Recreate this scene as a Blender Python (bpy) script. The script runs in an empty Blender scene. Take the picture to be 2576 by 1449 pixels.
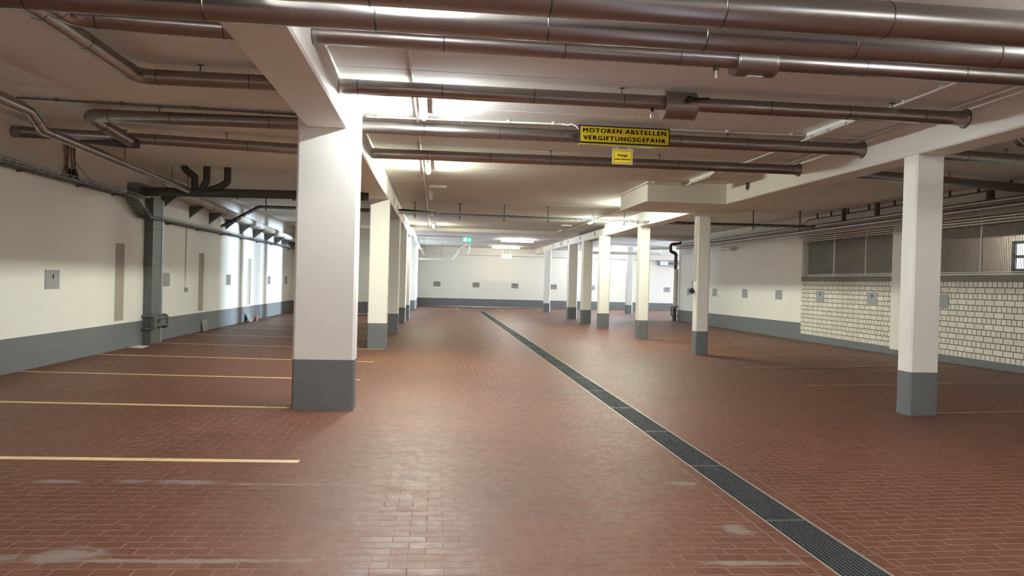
import bpy, bmesh, math, random
from mathutils import Vector, Matrix
random.seed(7)
S = bpy.context.scene
C = S.collection
PI = math.pi

# ------------------------------------------------------------------ helpers
class MB:
    """collects shapes and links them as ONE mesh object"""
    def __init__(s): s.v = []; s.f = []; s.m = []; s.cur = 0
    def add(s, vs, fs):
        n = len(s.v); s.v += [tuple(v) for v in vs]
        for f in fs: s.f.append([n + i for i in f]); s.m.append(s.cur)
        return s
    def box(s, x0, x1, y0, y1, z0, z1):
        vs = [(x0,y0,z0),(x1,y0,z0),(x1,y1,z0),(x0,y1,z0),(x0,y0,z1),(x1,y0,z1),(x1,y1,z1),(x0,y1,z1)]
        return s.add(vs, [(3,2,1,0),(4,5,6,7),(0,1,5,4),(1,2,6,5),(2,3,7,6),(3,0,4,7)])
    def bar(s, p0, p1, w, h, up=(0,0,1)):
        """straight bar of rectangular section w (sideways) x h (along up)"""
        p0 = Vector(p0); p1 = Vector(p1); d = (p1-p0).normalized(); u = Vector(up)
        sd = d.cross(u)
        if sd.length < 1e-4: sd = d.cross(Vector((1,0,0)))
        sd.normalize(); u = sd.cross(d).normalized()
        vs = []
        for p in (p0, p1):
            for a, b in ((-1,-1),(1,-1),(1,1),(-1,1)): vs.append(p + sd*(a*w/2) + u*(b*h/2))
        return s.add(vs, [(0,1,2,3),(7,6,5,4),(0,4,5,1),(1,5,6,2),(2,6,7,3),(3,7,4,0)])
    def prism(s, poly, z0, z1):
        """vertical prism over an xy polygon (counter-clockwise); z0 may be a list"""
        n = len(poly)
        a = z0 if isinstance(z0, (list, tuple)) else [z0]*n
        b = z1 if isinstance(z1, (list, tuple)) else [z1]*n
        vs = [(p[0],p[1],a[i]) for i,p in enumerate(poly)] + [(p[0],p[1],b[i]) for i,p in enumerate(poly)]
        fs = [tuple(range(n-1,-1,-1)), tuple(range(n,2*n))]
        for i in range(n): j = (i+1) % n; fs.append((i,j,n+j,n+i))
        return s.add(vs, fs)
    def tube(s, pts, r, n=16, cap=True):
        """swept circle along points; r may be a list"""
        pts = [Vector(p) for p in pts]; k = len(pts)
        rr = r if isinstance(r, (list, tuple)) else [r]*k
        t0 = (pts[1]-pts[0]).normalized()
        a = t0.cross(Vector((0,0,1)))
        if a.length < 1e-3: a = t0.cross(Vector((1,0,0)))
        a.normalize(); vs = []
        for i in range(k):
            if i == 0: t = pts[1]-pts[0]
            elif i == k-1: t = pts[k-1]-pts[k-2]
            else: t = (pts[i]-pts[i-1]).normalized() + (pts[i+1]-pts[i]).normalized()
            t = t.normalized() if t.length > 1e-6 else t0
            a = (a - t*a.dot(t)).normalized(); b = t.cross(a)
            for j in range(n):
                th = 2*PI*j/n
                vs.append(pts[i] + (a*math.cos(th) + b*math.sin(th))*rr[i])
        fs = []
        for i in range(k-1):
            for j in range(n):
                j2 = (j+1) % n
                fs.append((i*n+j, i*n+j2, (i+1)*n+j2, (i+1)*n+j))
        if cap:
            fs.append(tuple(range(n-1,-1,-1))); fs.append(tuple(range((k-1)*n, k*n)))
        return s.add(vs, fs)
    def quad(s, a, b, c, d): return s.add([a,b,c,d], [(0,1,2,3)])
    def build(s, name, mat, parent=None, loc=None, smooth=True, ang=32):
        o0 = Vector(loc) if loc is not None else Vector((0,0,0))
        off = Vector(parent_loc(parent)) if parent is not None else o0
        me = bpy.data.meshes.new(name)
        me.from_pydata([tuple(Vector(v)-off) for v in s.v], [], s.f)
        mats = mat if isinstance(mat, (list, tuple)) else [mat]
        for m in mats: me.materials.append(m)
        for i, p in enumerate(me.polygons): p.material_index = s.m[i]; p.use_smooth = smooth
        me.validate(); me.update()
        if smooth: me.set_sharp_from_angle(angle=math.radians(ang))
        o = bpy.data.objects.new(name, me); C.objects.link(o)
        if parent is not None: o.parent = parent
        else: o.location = o0
        return o

def parent_loc(p):
    v = Vector(p.location)
    while p.parent is not None: p = p.parent; v += Vector(p.location)
    return v
def tag(o, label, cat, group=None, kind=None):
    o['label'] = label; o['category'] = cat
    if group: o['group'] = group
    if kind: o['kind'] = kind
    return o
def thing(name, label, cat, loc, group=None):
    o = bpy.data.objects.new(name, None); C.objects.link(o); o.location = loc
    o.empty_display_size = .1
    return tag(o, label, cat, group)
def dup(src, loc, label, group=None):
    r = src.copy(); C.objects.link(r); r.location = loc; r['label'] = label
    if group: r['group'] = group
    for ch in list(src.children):
        c = ch.copy(); C.objects.link(c); c.parent = r
        for g in list(ch.children):
            d = g.copy(); C.objects.link(d); d.parent = c
    return r
def struct(o): o['kind'] = 'structure'; return o
def arc(p, a, b, R, n=7):
    """rounded corner at p coming from a going to b; returns points"""
    p = Vector(p); u = (Vector(a)-p).normalized(); w = (Vector(b)-p).normalized()
    ang = u.angle(w); t = R/math.tan(ang/2); c = p + (u+w).normalized()*(R/math.sin(ang/2))
    s = p+u*t; e = p+w*t; out = []
    for i in range(n+1):
        k = i/n; v0 = s-c; v1 = e-c; tot = v0.angle(v1)
        out.append(c + (v0*math.sin((1-k)*tot) + v1*math.sin(k*tot))/math.sin(tot))
    return out
def bent(pts, R, n=7):
    out = [Vector(pts[0])]
    for i in range(1, len(pts)-1): out += arc(pts[i], pts[i-1], pts[i+1], R, n)
    out.append(Vector(pts[-1])); return out

# ------------------------------------------------------------------ materials
class NT:
    def __init__(s, name):
        s.mat = bpy.data.materials.new(name); s.mat.use_nodes = True
        s.t = s.mat.node_tree; s.t.nodes.clear()
        s.out = s.t.nodes.new('ShaderNodeOutputMaterial')
        s.b = s.t.nodes.new('ShaderNodeBsdfPrincipled'); s.t.links.new(s.b.outputs[0], s.out.inputs[0])
    def link(s, a, b): s.t.links.new(a, b)
    def setin(s, sock, v):
        if hasattr(v, 'is_linked') or hasattr(v, 'links'): s.link(v, sock)
        else: sock.default_value = v
    def n(s, typ, **kw):
        x = s.t.nodes.new(typ)
        for k, v in kw.items(): setattr(x, k, v)
        return x
    def m(s, op, a, b=None, c=None, clamp=False):
        x = s.n('ShaderNodeMath', operation=op, use_clamp=clamp)
        s.setin(x.inputs[0], a)
        if b is not None: s.setin(x.inputs[1], b)
        if c is not None: s.setin(x.inputs[2], c)
        return x.outputs[0]
    def mix(s, f, a, b):
        x = s.n('ShaderNodeMix', data_type='RGBA')
        s.setin(x.inputs[0], f); s.setin(x.inputs[6], a); s.setin(x.inputs[7], b)
        return x.outputs[2]
    def noise(s, scale, vec=None, detail=3, rough=.55):
        x = s.n('ShaderNodeTexNoise'); x.inputs['Scale'].default_value = scale
        x.inputs['Detail'].default_value = detail; x.inputs['Roughness'].default_value = rough
        if vec is not None: s.link(vec, x.inputs['Vector'])
        return x.outputs[0]
    def pos(s): return s.n('ShaderNodeNewGeometry').outputs['Position']
    def scalev(s, v, sc):
        x = s.n('ShaderNodeVectorMath', operation='MULTIPLY'); s.link(v, x.inputs[0]); x.inputs[1].default_value = sc
        return x.outputs[0]
    def ramp(s, v, a, b, lo=0., hi=1.):
        x = s.n('ShaderNodeMapRange', interpolation_type='SMOOTHSTEP')
        s.setin(x.inputs[0], v); x.inputs[1].default_value = a; x.inputs[2].default_value = b
        x.inputs[3].default_value = lo; x.inputs[4].default_value = hi
        return x.outputs[0]
    def bump(s, h, strength, dist=.01):
        x = s.n('ShaderNodeBump'); x.inputs['Strength'].default_value = strength; x.inputs['Distance'].default_value = dist
        s.link(h, x.inputs['Height']); s.link(x.outputs[0], s.b.inputs['Normal'])
    def set(s, **kw):
        names = dict(color='Base Color', rough='Roughness', metal='Metallic', spec='Specular IOR Level', coat='Coat Weight', coatr='Coat Roughness', emis='Emission Color', estr='Emission Strength', trans='Transmission Weight', alpha='Alpha', aniso='Anisotropic')
        for k, v in kw.items(): s.setin(s.b.inputs[names[k]], v)
        return s
def c4(c): return (c[0], c[1], c[2], 1.)
def paint(name, col, rough=.6, var=.06, scale=3., bump=.08, bscale=60., metal=0., spec=.5):
    k = NT(name); p = k.pos()
    nz = k.noise(scale, p, 4)
    lo = c4([x*(1-var) for x in col]); hi = c4([min(1, x*(1+var)) for x in col])
    k.set(color=k.mix(nz, lo, hi), rough=rough, metal=metal, spec=spec)
    if bump: k.bump(k.noise(bscale, p, 2), bump, .004)
    return k.mat
def emit(name, col, strength):
    k = NT(name); k.set(color=c4(col), emis=c4(col), estr=strength, rough=.4); return k.mat

WHITE = (.80, .785, .725)
M = {}
M['wall'] = paint('cream_wall_paint', WHITE, .7, .03, 1.3, .10, 45)
M['ceil'] = paint('ceiling_paint', (.71, .69, .635), .8, .04, .8, .12, 30)
M['niche'] = paint('bare_niche_render', (.40, .36, .29), .8, .06, 2., .1)
M['beam'] = paint('beam_paint', (.77, .75, .685), .65, .04, 1.1, .08, 35)
M['grey'] = paint('grey_base_paint', (.145, .155, .158), .5, .08, 2., .06, 40)
M['zinc'] = paint('galvanised_steel', (.34, .36, .35), .42, .18, 6., 0, metal=.85)
M['dark'] = paint('dark_cast_pipe', (.060, .060, .058), .5, .2, 5., .05)
M['drop'] = paint('brown_grey_pipe', (.10, .085, .072), .6, .2, 5., .05)
M['seam'] = paint('dark_joint_metal', (.13, .12, .11), .35, .1, 9., 0, metal=.9)
M['tray'] = paint('weathered_zinc', (.20, .20, .19), .5, .25, 6., 0, metal=.6)
M['black'] = paint('black_plastic', (.012, .012, .013), .45, .1, 8., 0)
M['duct'] = paint('dark_grey_duct', (.12, .13, .125), .45, .2, 4., 0, metal=.3)
M['cream_pipe'] = paint('cream_pvc', (.66, .62, .54), .45, .05, 3., 0)
M['white_pl'] = paint('white_plastic', (.78, .77, .72), .4, .03, 6., 0)
M['plate'] = paint('grey_number_plate', (.265, .268, .262), .25, .05, 9., 0)
M['letter_w'] = paint('white_lettering', (.75, .75, .73), .5, .0, 6., 0)
M['letter_k'] = paint('black_lettering', (.010, .010, .010), .5, .0, 6., 0)
M['yellow'] = paint('yellow_sign_face', (.50, .385, .015), .2, .04, 5., 0)
M['paper'] = paint('yellow_paper', (.80, .62, .02), .3, .04, 9., 0)
M['tape'] = paint('clear_film', (.62, .58, .46), .2, .03, 9., 0)
M['tape'].node_tree.nodes['Principled BSDF'].inputs['Alpha'].default_value = .35
M['line'] = paint('parking_line_paint', (.68, .50, .24), .6, .12, 9., 0)
M['grate'] = paint('drain_grate_steel', (.13, .138, .132), .45, .25, 30., 0, metal=.3)
M['channel'] = paint('drain_channel_concrete', (.012, .012, .012), .9, .2, 9., 0)
M['angle'] = paint('drain_edge_steel', (.42, .38, .32), .45, .15, 20., 0, metal=.4)
M['conduit'] = paint('pale_conduit', (.66, .63, .56), .4, .03, 6., 0)
M['concrete'] = paint('bare_concrete', (.23, .21, .185), .85, .14, 5., .2, 50)
M['rusty'] = paint('red_brown_pipe', (.085, .022, .015), .3, .25, 12., 0)
M['cable'] = paint('brown_cable', (.20, .14, .09), .6, .2, 9., 0)
M['line2'] = paint('worn_line_paint', (.34, .235, .165), .55, .2, 9., 0)
M['wire'] = paint('wire_mesh_steel', (.36, .34, .30), .5, .1, 9., 0, metal=.3)
M['brass'] = paint('valve_brass', (.55, .47, .36), .3, .1, 9., 0, metal=.9)
M['red'] = paint('red_plastic', (.45, .03, .02), .4, .05, 9., 0)
M['sheet'] = paint('white_sheet', (.75, .73, .66), .6, .05, 9., 0)
M['storedark'] = paint('dim_light_block', (.36, .30, .235), .85, .05, 2., .1)  # darker copy of the store wall colour, standing in for shade
M['frame'] = paint('dark_window_frame', (.03, .035, .04), .4, .1, 9., 0)
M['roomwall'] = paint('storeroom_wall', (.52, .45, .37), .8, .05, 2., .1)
M['can'] = paint('red_white_can', (.6, .05, .03), .35, .05, 9., 0)
M['cool'] = emit('lamp_cover_cool', (.92, .97, 1.0), 160.)
M['neut'] = emit('lamp_cover_neutral', (.965, 1., .84), 190.)
M['warm'] = emit('lamp_cover_warm', (1., .93, .66), 80.)
M['front'] = emit('lamp_cover_front', (.92, .965, 1.0), 78.)
M['bay'] = emit('lamp_cover_fill', (1., .99, .93), 36.)  # glow of the added fill lamps in the bays and store
M['right'] = emit('lamp_cover_right', (.955, 1., .84), 150.)
M['far'] = emit('lamp_cover_far', (.90, .96, 1.0), 46.)
M['farwarm'] = emit('lamp_cover_far_warm', (1., .93, .70), 30.)
M['exitgreen'] = emit('exit_sign_green', (.02, .62, .34), .35)
M['exitwhite'] = emit('exit_sign_white', (.55, 1., .85), .6)
M['sky'] = emit('daylight_pane', (.75, .88, 1.), 1.2)

# metal cladding of the heating pipes
k = NT('aluminium_cladding'); p = k.pos()
nz = k.noise(2.2, p, 3); st = k.noise(9., k.scalev(p, (.25, 1., 6.)), 2)
k.set(color=k.mix(nz, (.34,.32,.305,1), (.37,.35,.335,1)), metal=1., rough=k.ramp(st, .2, .8, .29, .32))
M['clad'] = k.mat
# pillars: painted concrete with small blow holes
k = NT('pillar_paint'); p = k.pos()
vo = k.n('ShaderNodeTexVoronoi'); vo.inputs['Scale'].default_value = 15.; k.link(p, vo.inputs['Vector'])
spot = k.m('LESS_THAN', vo.outputs['Distance'], .055)
pick = k.m('GREATER_THAN', k.noise(2.4, p, 1), .60)
hole = k.m('MULTIPLY', spot, pick)
base = k.mix(k.noise(1.6, p, 4), (.765,.75,.69,1), (.81,.795,.735,1))
k.set(color=k.mix(hole, base, (.16,.14,.12,1)), rough=.6)
k.bump(k.noise(28., p, 3), .12, .004)
M['pillar'] = k.mat

# red-brown split tiles, 200 x 97 mm running bond
def floor_mat():
    k = NT('clinker_floor_tiles'); p = k.pos()
    sx = k.n('ShaderNodeSeparateXYZ'); k.link(p, sx.inputs[0]); X, Y = sx.outputs[0], sx.outputs[1]
    r = k.m('DIVIDE', k.m('SUBTRACT', Y, 3.891), .0965)
    row = k.m('FLOOR', r); fy = k.m('SUBTRACT', r, row)
    par = k.m('FLOORED_MODULO', row, 2.)
    off = k.m('MULTIPLY', k.m('SUBTRACT', 1., par), .5)
    u = k.m('ADD', k.m('DIVIDE', k.m('SUBTRACT', X, .082), .199), off)
    col = k.m('FLOOR', u); fu = k.m('SUBTRACT', u, col)
    dx = k.m('MULTIPLY', k.m('MINIMUM', fu, k.m('SUBTRACT', 1., fu)), .199)
    dy = k.m('MULTIPLY', k.m('MINIMUM', fy, k.m('SUBTRACT', 1., fy)), .0965)
    # edging course beside the drain
    ax = k.m('ABSOLUTE', k.m('SUBTRACT', X, 2.445))
    edge = k.m('LESS_THAN', ax, .262)
    v = k.m('DIVIDE', Y, .203); vf = k.m('SUBTRACT', v, k.m('FLOOR', v))
    ey = k.m('MULTIPLY', k.m('MINIMUM', vf, k.m('SUBTRACT', 1., vf)), .203)
    ex = k.m('ABSOLUTE', k.m('SUBTRACT', ax, .262))
    d0 = k.m('MINIMUM', dx, dy); d1 = k.m('MINIMUM', ex, ey)
    ed = k.n('ShaderNodeMix', data_type='FLOAT'); k.link(edge, ed.inputs[0]); k.link(k.m('MINIMUM', d0, ex), ed.inputs[2]); k.link(d1, ed.inputs[3])
    d = ed.outputs[0]
    joint = k.ramp(d, .0018, .0044, 1., 0.)
    cmb = k.n('ShaderNodeCombineXYZ'); k.link(col, cmb.inputs[0]); k.link(row, cmb.inputs[1])
    wn = k.n('ShaderNodeTexWhiteNoise'); k.link(cmb.outputs[0], wn.inputs['Vector']); rnd = wn.outputs['Value']
    big = k.noise(.55, p, 4); fine = k.noise(16., p, 3)
    a = k.mix(rnd, (.126,.041,.020,1), (.160,.058,.031,1))
    a = k.mix(k.ramp(big, .35, .7, 0., .55), a, (.105,.042,.027,1))
    # scuffs and dried, chalky water marks run across the aisle
    sc = k.noise(1.3, k.scalev(p, (.8, 5., 1.)), 6, .65)
    a = k.mix(k.ramp(sc, .58, .8, 0., .28), a, (.22,.15,.115,1))
    w = k.noise(5., k.scalev(p, (1., 2.6, 1.)), 9, .78)
    def blob(cx, cy, rx, ry):
        vx = k.m('DIVIDE', k.m('SUBTRACT', X, cx), rx); vy = k.m('DIVIDE', k.m('SUBTRACT', Y, cy), ry)
        dd = k.m('SQRT', k.m('ADD', k.m('MULTIPLY', vx, vx), k.m('MULTIPLY', vy, vy)))
        return k.ramp(k.m('ADD', dd, k.m('MULTIPLY', k.m('SUBTRACT', w, .5), 5.)), .55, 1.25, 1., 0.)
    pale = None
    for b in ((-1.93,4.08,.20,.10),(-2.35,4.03,.25,.05),(-1.3,4.0,.75,.028),(-1.78,5.49,.27,.06),(-2.15,5.5,.15,.045),(-2.7,5.48,.22,.035),(-1.1,5.46,.8,.018),(2.02,4.52,.10,.10),(2.0,5.6,.14,.06),(1.9,3.95,.35,.03)):
        q = blob(*b); pale = q if pale is None else k.m('MAXIMUM', pale, q)
    a = k.mix(k.m('MULTIPLY', pale, .6), a, (.25,.22,.185,1))
    dk = None
    for b in ((-2.72,7.0,.16,.06),(-2.3,7.1,.42,.05),(-1.9,7.05,.2,.03),(-4.3,11.6,.3,.2),(-5.1,11.9,.5,.2),(-4.0,16.5,.5,.3),(-3.4,13.9,.3,.2),(8.6,12.4,.6,.25)):
        q = blob(*b); dk = q if dk is None else k.m('MAXIMUM', dk, q)
    a = k.mix(k.m('MULTIPLY', dk, .45), a, (.06,.028,.02,1))
    a = k.mix(joint, a, (.24,.155,.11,1))
    ro = k.m('ADD', k.ramp(fine, .3, .7, .41, .53), k.m('MULTIPLY', joint, .35))
    ro = k.m('ADD', ro, k.m('MULTIPLY', rnd, .06)); ro = k.m('ADD', ro, k.m('MULTIPLY', pale, .25))
    ro = k.m('ADD', ro, k.ramp(sc, .5, .8, 0., .15))
    k.set(color=a, rough=ro, spec=k.m('MULTIPLY', k.m('SUBTRACT', 1., joint), .4))
    h = k.m('ADD', k.m('MULTIPLY', joint, -1.), k.m('MULTIPLY', rnd, .12)); h = k.m('ADD', h, k.m('MULTIPLY', k.noise(5., p, 2), .5))
    k.bump(h, .22, .004)
    return k.mat
M['floor'] = floor_mat()

# white sand-lime bricks in English bond with dark joints (wall lies in the YZ plane)
k = NT('white_brick'); p = k.pos()
sx = k.n('ShaderNodeSeparateXYZ'); k.link(p, sx.inputs[0])
r = k.m('DIVIDE', k.m('SUBTRACT', 1.850, sx.outputs[2]), .1208); row = k.m('FLOOR', r); fz_ = k.m('SUBTRACT', r, row)
par = k.m('FLOORED_MODULO', row, 2.)
ln = k.m('ADD', .1245, k.m('MULTIPLY', par, .1245))
u = k.m('ADD', k.m('DIVIDE', sx.outputs[1], ln), k.m('MULTIPLY', par, .25)); col = k.m('FLOOR', u); fu = k.m('SUBTRACT', u, col)
dx = k.m('MULTIPLY', k.m('MINIMUM', fu, k.m('SUBTRACT', 1., fu)), ln)
dz = k.m('MULTIPLY', k.m('MINIMUM', fz_, k.m('SUBTRACT', 1., fz_)), .1208)
j = k.ramp(k.m('MINIMUM', dx, dz), .0050, .009, 1., 0.)
cm = k.n('ShaderNodeCombineXYZ'); k.link(col, cm.inputs[0]); k.link(row, cm.inputs[1])
wn = k.n('ShaderNodeTexWhiteNoise'); k.link(cm.outputs[0], wn.inputs['Vector'])
k.set(color=k.mix(j, k.mix(wn.outputs['Value'], (.66,.62,.53,1), (.78,.74,.65,1)), (.05,.043,.034,1)), rough=.7)
k.bump(k.m('MULTIPLY', j, -1.), .5, .006)
M['brick'] = k.mat

# ------------------------------------------------------------------ levels
ZC = 3.74; ZC2 = 3.60; YSTEP = 29.4; ZB = 3.335
XL, XR = -5.97, 10.85; YF = 43.5; Y0 = -8.0
def lerp(x, pts):
    if x <= pts[0][0]: return pts[0][1]
    for (a, b), (c, d) in zip(pts, pts[1:]):
        if x <= c: return b + (d-b)*(x-a)/(c-a)
    return pts[-1][1]
YK = [(10.,.165),(12.1,.150),(15.8,.108),(20.3,.078),(31.1,.056),(43.5,.050)]
def fz(x, y):
    if x < 2.28: return .014*(2.45-x)
    if x < 2.61: return .0
    if x < 5.97: return .012*(x-2.45)
    zr = lerp(y, YK)
    if x < 10.85: return .0422 + (x-5.97)/4.88*(zr-.0422)
    return zr

# ------------------------------------------------------------------ the setting
xs = [-6.2, 0., 2.285, 2.605, 5.97, 10.85, 36.]
ys = [Y0, 3.2, 10., 12.1, 15.8, 20.3, 31.1, 37.65, 52.3]
b = MB()
for i in range(len(xs)-1):
    for jj in range(len(ys)-1):
        x0, x1, y0, y1 = xs[i], xs[i+1], ys[jj], ys[jj+1]
        if i == 2 and jj < 7: continue
        if i == 5 and y1 <= 10.: pass
        def zz(x, y):
            if x == 2.285: return .0023
            if x == 2.605: return .0019
            return fz(x, y)
        b.quad((x0,y0,zz(x0,y0)), (x1,y0,zz(x1,y0)), (x1,y1,zz(x1,y1)), (x0,y1,zz(x0,y1)))
o = b.build('floor', M['floor']); struct(o)

def panel(axis, at, u0, u1, v0, v1, holes, depth, sgn):
    """wall sheet with rectangular niches or openings. axis 'x': u=Y v=Z; axis 'y': u=X v=Z. hole=(u0,u1,v0,v1,closed)"""
    b = MB()
    us = sorted(set([u0,u1]+[h[0] for h in holes]+[h[1] for h in holes]))
    vs = sorted(set([v0,v1]+[h[2] for h in holes]+[h[3] for h in holes]))
    P = (lambda u,v,w: (at+w,u,v)) if axis == 'x' else (lambda u,v,w: (u,at+w,v))
    def hole_at(u, v):
        for h in holes:
            if h[0] <= u <= h[1] and h[2] <= v <= h[3]: return h
    for i in range(len(us)-1):
        for j in range(len(vs)-1):
            if hole_at((us[i]+us[i+1])/2, (vs[j]+vs[j+1])/2): continue
            b.quad(P(us[i],vs[j],0), P(us[i+1],vs[j],0), P(us[i+1],vs[j+1],0), P(us[i],vs[j+1],0))
    for h in holes:
        a, c, d, e, closed = h; w = sgn*closed[0] if isinstance(closed, tuple) else sgn*depth
        q = [(a,d),(c,d),(c,e),(a,e)]
        for t in range(4):
            (ua,va),(ub,vb) = q[t], q[(t+1)%4]
            b.quad(P(ua,va,0), P(ub,vb,0), P(ub,vb,w), P(ua,va,w))
        if closed: b.cur = 1; b.quad(P(a,d,w), P(c,d,w), P(c,e,w), P(a,e,w)); b.cur = 0
    # outer skin gives the wall its thickness
    w = sgn*depth*1.5
    b.quad(P(u0,v0,w), P(u1,v0,w), P(u1,v1,w), P(u0,v1,w)) if not any(h[4] is False for h in holes) else None
    for (ua,va),(ub,vb) in (((u0,v0),(u1,v0)),((u1,v0),(u1,v1)),((u1,v1),(u0,v1)),((u0,v1),(u0,v0))):
        b.quad(P(ua,va,0), P(ub,vb,0), P(ub,vb,w), P(ua,va,w))
    return b
ZT = ZC + .12
niches = [(14.11,14.52,.665,2.135,(.014,)), (18.86,19.27,.65,2.125,(.014,)), (23.58,24.0,.64,2.13,(.014,))]
struct(panel('x', XL, Y0, 30.75, .0, ZT, niches, .24, -1).build('wall_left', [M['wall'], M['niche']], smooth=False))
struct(MB().box(-6.2,-1.5,30.6,30.84,.0,ZT).build('wall_left_end', M['wall'], smooth=False))
struct(MB().box(-1.74,-1.5,30.84,36.7,.0,ZT).build('wall_left_far', M['wall'], smooth=False))
struct(MB().box(-1.74,-1.04,36.7,YF,.0,ZT).build('wall_left_corner', M['wall'], smooth=False))
struct(MB().box(-2.0,15.6,YF,YF+.3,-.02,ZT).build('wall_far', M['wall'], smooth=False))
struct(MB().box(-6.3,11.2,Y0-.3,Y0,-.02,ZT).build('wall_behind', M['wall'], smooth=False))
# right wall: two wide openings above a brick parapet
ZO = 3.22
oph = [(16.02,20.3,.0,ZO,False), (8.6,15.15,.0,ZO,False)]
struct(panel('x', XR, Y0, 31.2, .0, ZT, oph, .24, 1).build('wall_right', M['wall'], smooth=False))
struct(MB().box(XR+.0,XR+.24,16.02,20.3,.0,1.85).build('wall_right_brick', M['brick'], smooth=False))
struct(MB().box(XR+.0,XR+.24,8.6,15.15,.0,1.85).build('wall_right_brick', M['brick'], smooth=False))
struct(MB().box(XR-.012,XR+.26,16.02,20.3,1.85,1.98).build('trim_1', M['concrete'], smooth=False))
struct(MB().box(XR-.012,XR+.26,8.6,15.15,1.85,1.98).build('trim_2', M['concrete'], smooth=False))
struct(MB().box(XR+.24,35.7,30.96,31.2,.0,ZT).build('wall_ramp', M['wall'], smooth=False))
# side passage running on to the open ramp
b = MB(); b.box(35.5,35.74,31.2,44.9,0,ZT); b.box(35.5,35.74,48.1,52.2,0,ZT); b.box(35.5,35.74,44.9,48.1,2.9,ZT)
struct(b.build('wall_exit', M['wall'], smooth=False))
b = MB(); b.box(35.46,35.5,44.8,44.92,.0,2.95); b.box(35.46,35.5,48.08,48.2,.0,2.95); b.box(35.46,35.5,44.92,48.08,2.88,3.0)
struct(b.build('door_1', M['duct'], smooth=False))
struct(MB().box(15.3,15.6,YF+.3,52.2,-.02,ZT).build('wall_passage', M['wall'], smooth=False))
struct(MB().box(15.3,35.7,52.2,52.5,-.02,ZT).build('wall_passage_far', M['wall'], smooth=False))
# ceiling: precast slabs with open joints, stepping down beyond the cross joint
b = MB(); y = Y0; seam = 15.06 - 1.53*16
edges = [Y0] + [15.06+1.53*t for t in range(-15, 10) if Y0 < 15.06+1.53*t < YSTEP-.3] + [YSTEP]
for a, c in zip(edges, edges[1:]):
    g = .010
    b.box(-6.2, 15.3, a+g, c-g, ZC, ZC+.1)
b.box(-6.2, 15.3, Y0, YSTEP, ZC+.012, ZC+.12)
e2 = [YSTEP, 32.2, 35., 37.9, 40.8, YF+.2, 47.9, 52.5]
for a, c in zip(e2, e2[1:]): b.box(-6.2, 35.7, a+.006, c-.006, ZC2, ZC2+.1)
b.box(-6.2, 35.7, YSTEP+.001, 52.5, ZC2+.012, ZC2+.3)
struct(b.build('ceiling', M['ceil'], smooth=False))
struct(MB().box(-1.04,15.6,YF-.28,YF,3.17,ZC2).build('trim_3', M['beam'], smooth=False))

# grey painted bases along the walls
def base_x(name, x, y0, y1, zt0, zt1, side, n=1):
    b = MB(); t = .006*side
    for i in range(n):
        ya = y0+(y1-y0)*i/n; yb = y0+(y1-y0)*(i+1)/n
        za = zt0+(zt1-zt0)*i/n; zb = zt0+(zt1-zt0)*(i+1)/n
        fa, fb = fz(x, ya), fz(x, yb)
        poly = [(x,ya),(x+t,ya),(x+t,yb),(x,yb)]
        if side < 0: poly = poly[::-1]; zl = [fb,fb,fa,fa]; zh = [zb,zb,za,za]
        else: zl = [fa,fa,fb,fb]; zh = [za,za,zb,zb]
        b.prism(poly, zl, zh)
    return struct(b.build(name, M['grey'], smooth=False))
base_x('baseboard_left', XL, Y0, 30.6, .635, .592, 1, 6)
base_x('baseboard_right', XR, 20.3, 31.2, .604, .536, -1, 4)
base_x('baseboard_right', XR, 7.0, 20.3, .300, .278, -1, 6)
struct(MB().box(-1.04,15.6,YF-.006,YF,.05,.51).build('baseboard_far', M['grey'], smooth=False))
struct(MB().box(-5.96,-1.5,30.594,30.6,.11,.60).build('baseboard_left_end', M['grey'], smooth=False))
b = MB(); b.box(-1.04,-1.034,36.7,YF-.006,.05,.53); b.box(-1.5,-1.034,36.694,36.7,.05,.53)
struct(b.build('baseboard_left_corner', M['grey'], smooth=False))
# store room seen through the wire screens
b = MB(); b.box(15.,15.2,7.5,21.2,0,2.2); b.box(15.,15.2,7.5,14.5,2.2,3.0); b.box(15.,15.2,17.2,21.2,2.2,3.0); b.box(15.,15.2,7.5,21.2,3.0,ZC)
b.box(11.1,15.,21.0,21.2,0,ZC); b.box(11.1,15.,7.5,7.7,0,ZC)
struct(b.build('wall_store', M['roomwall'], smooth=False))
struct(MB().box(12.0,12.1,16.7,21.,0,ZC).build('wall_light_block', M['storedark'], smooth=False))  # added partition, blocks the store lamp behind the left screen
b = MB(); b.box(12.9,13.2,7.7,21.0,2.96,ZC)
for y in (14.92,16.09,17.3,18.5): b.tube([(12.9,y,3.2),(12.893,y,3.2)], .07, 16)
o = b.build('ceiling_beam', M['roomwall']); tag(o, 'brown beam with round holes in the room behind the wire mesh', 'beam')
b = MB()
for y0_, y1_ in ((14.5,14.6),(15.8,15.9),(17.1,17.2)): b.box(14.94,15.0,y0_,y1_,2.2,3.0)
b.box(14.94,15.0,14.5,17.2,2.2,2.28); b.box(14.94,15.0,14.5,17.2,2.92,3.0); b.box(14.945,15.0,14.6,17.1,2.55,2.63)
w = b.build('window_1', M['frame'], smooth=False); struct(w)
g = MB().box(14.99,15.0,14.6,17.1,2.28,2.92).build('pane', M['sky'], w)

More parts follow.
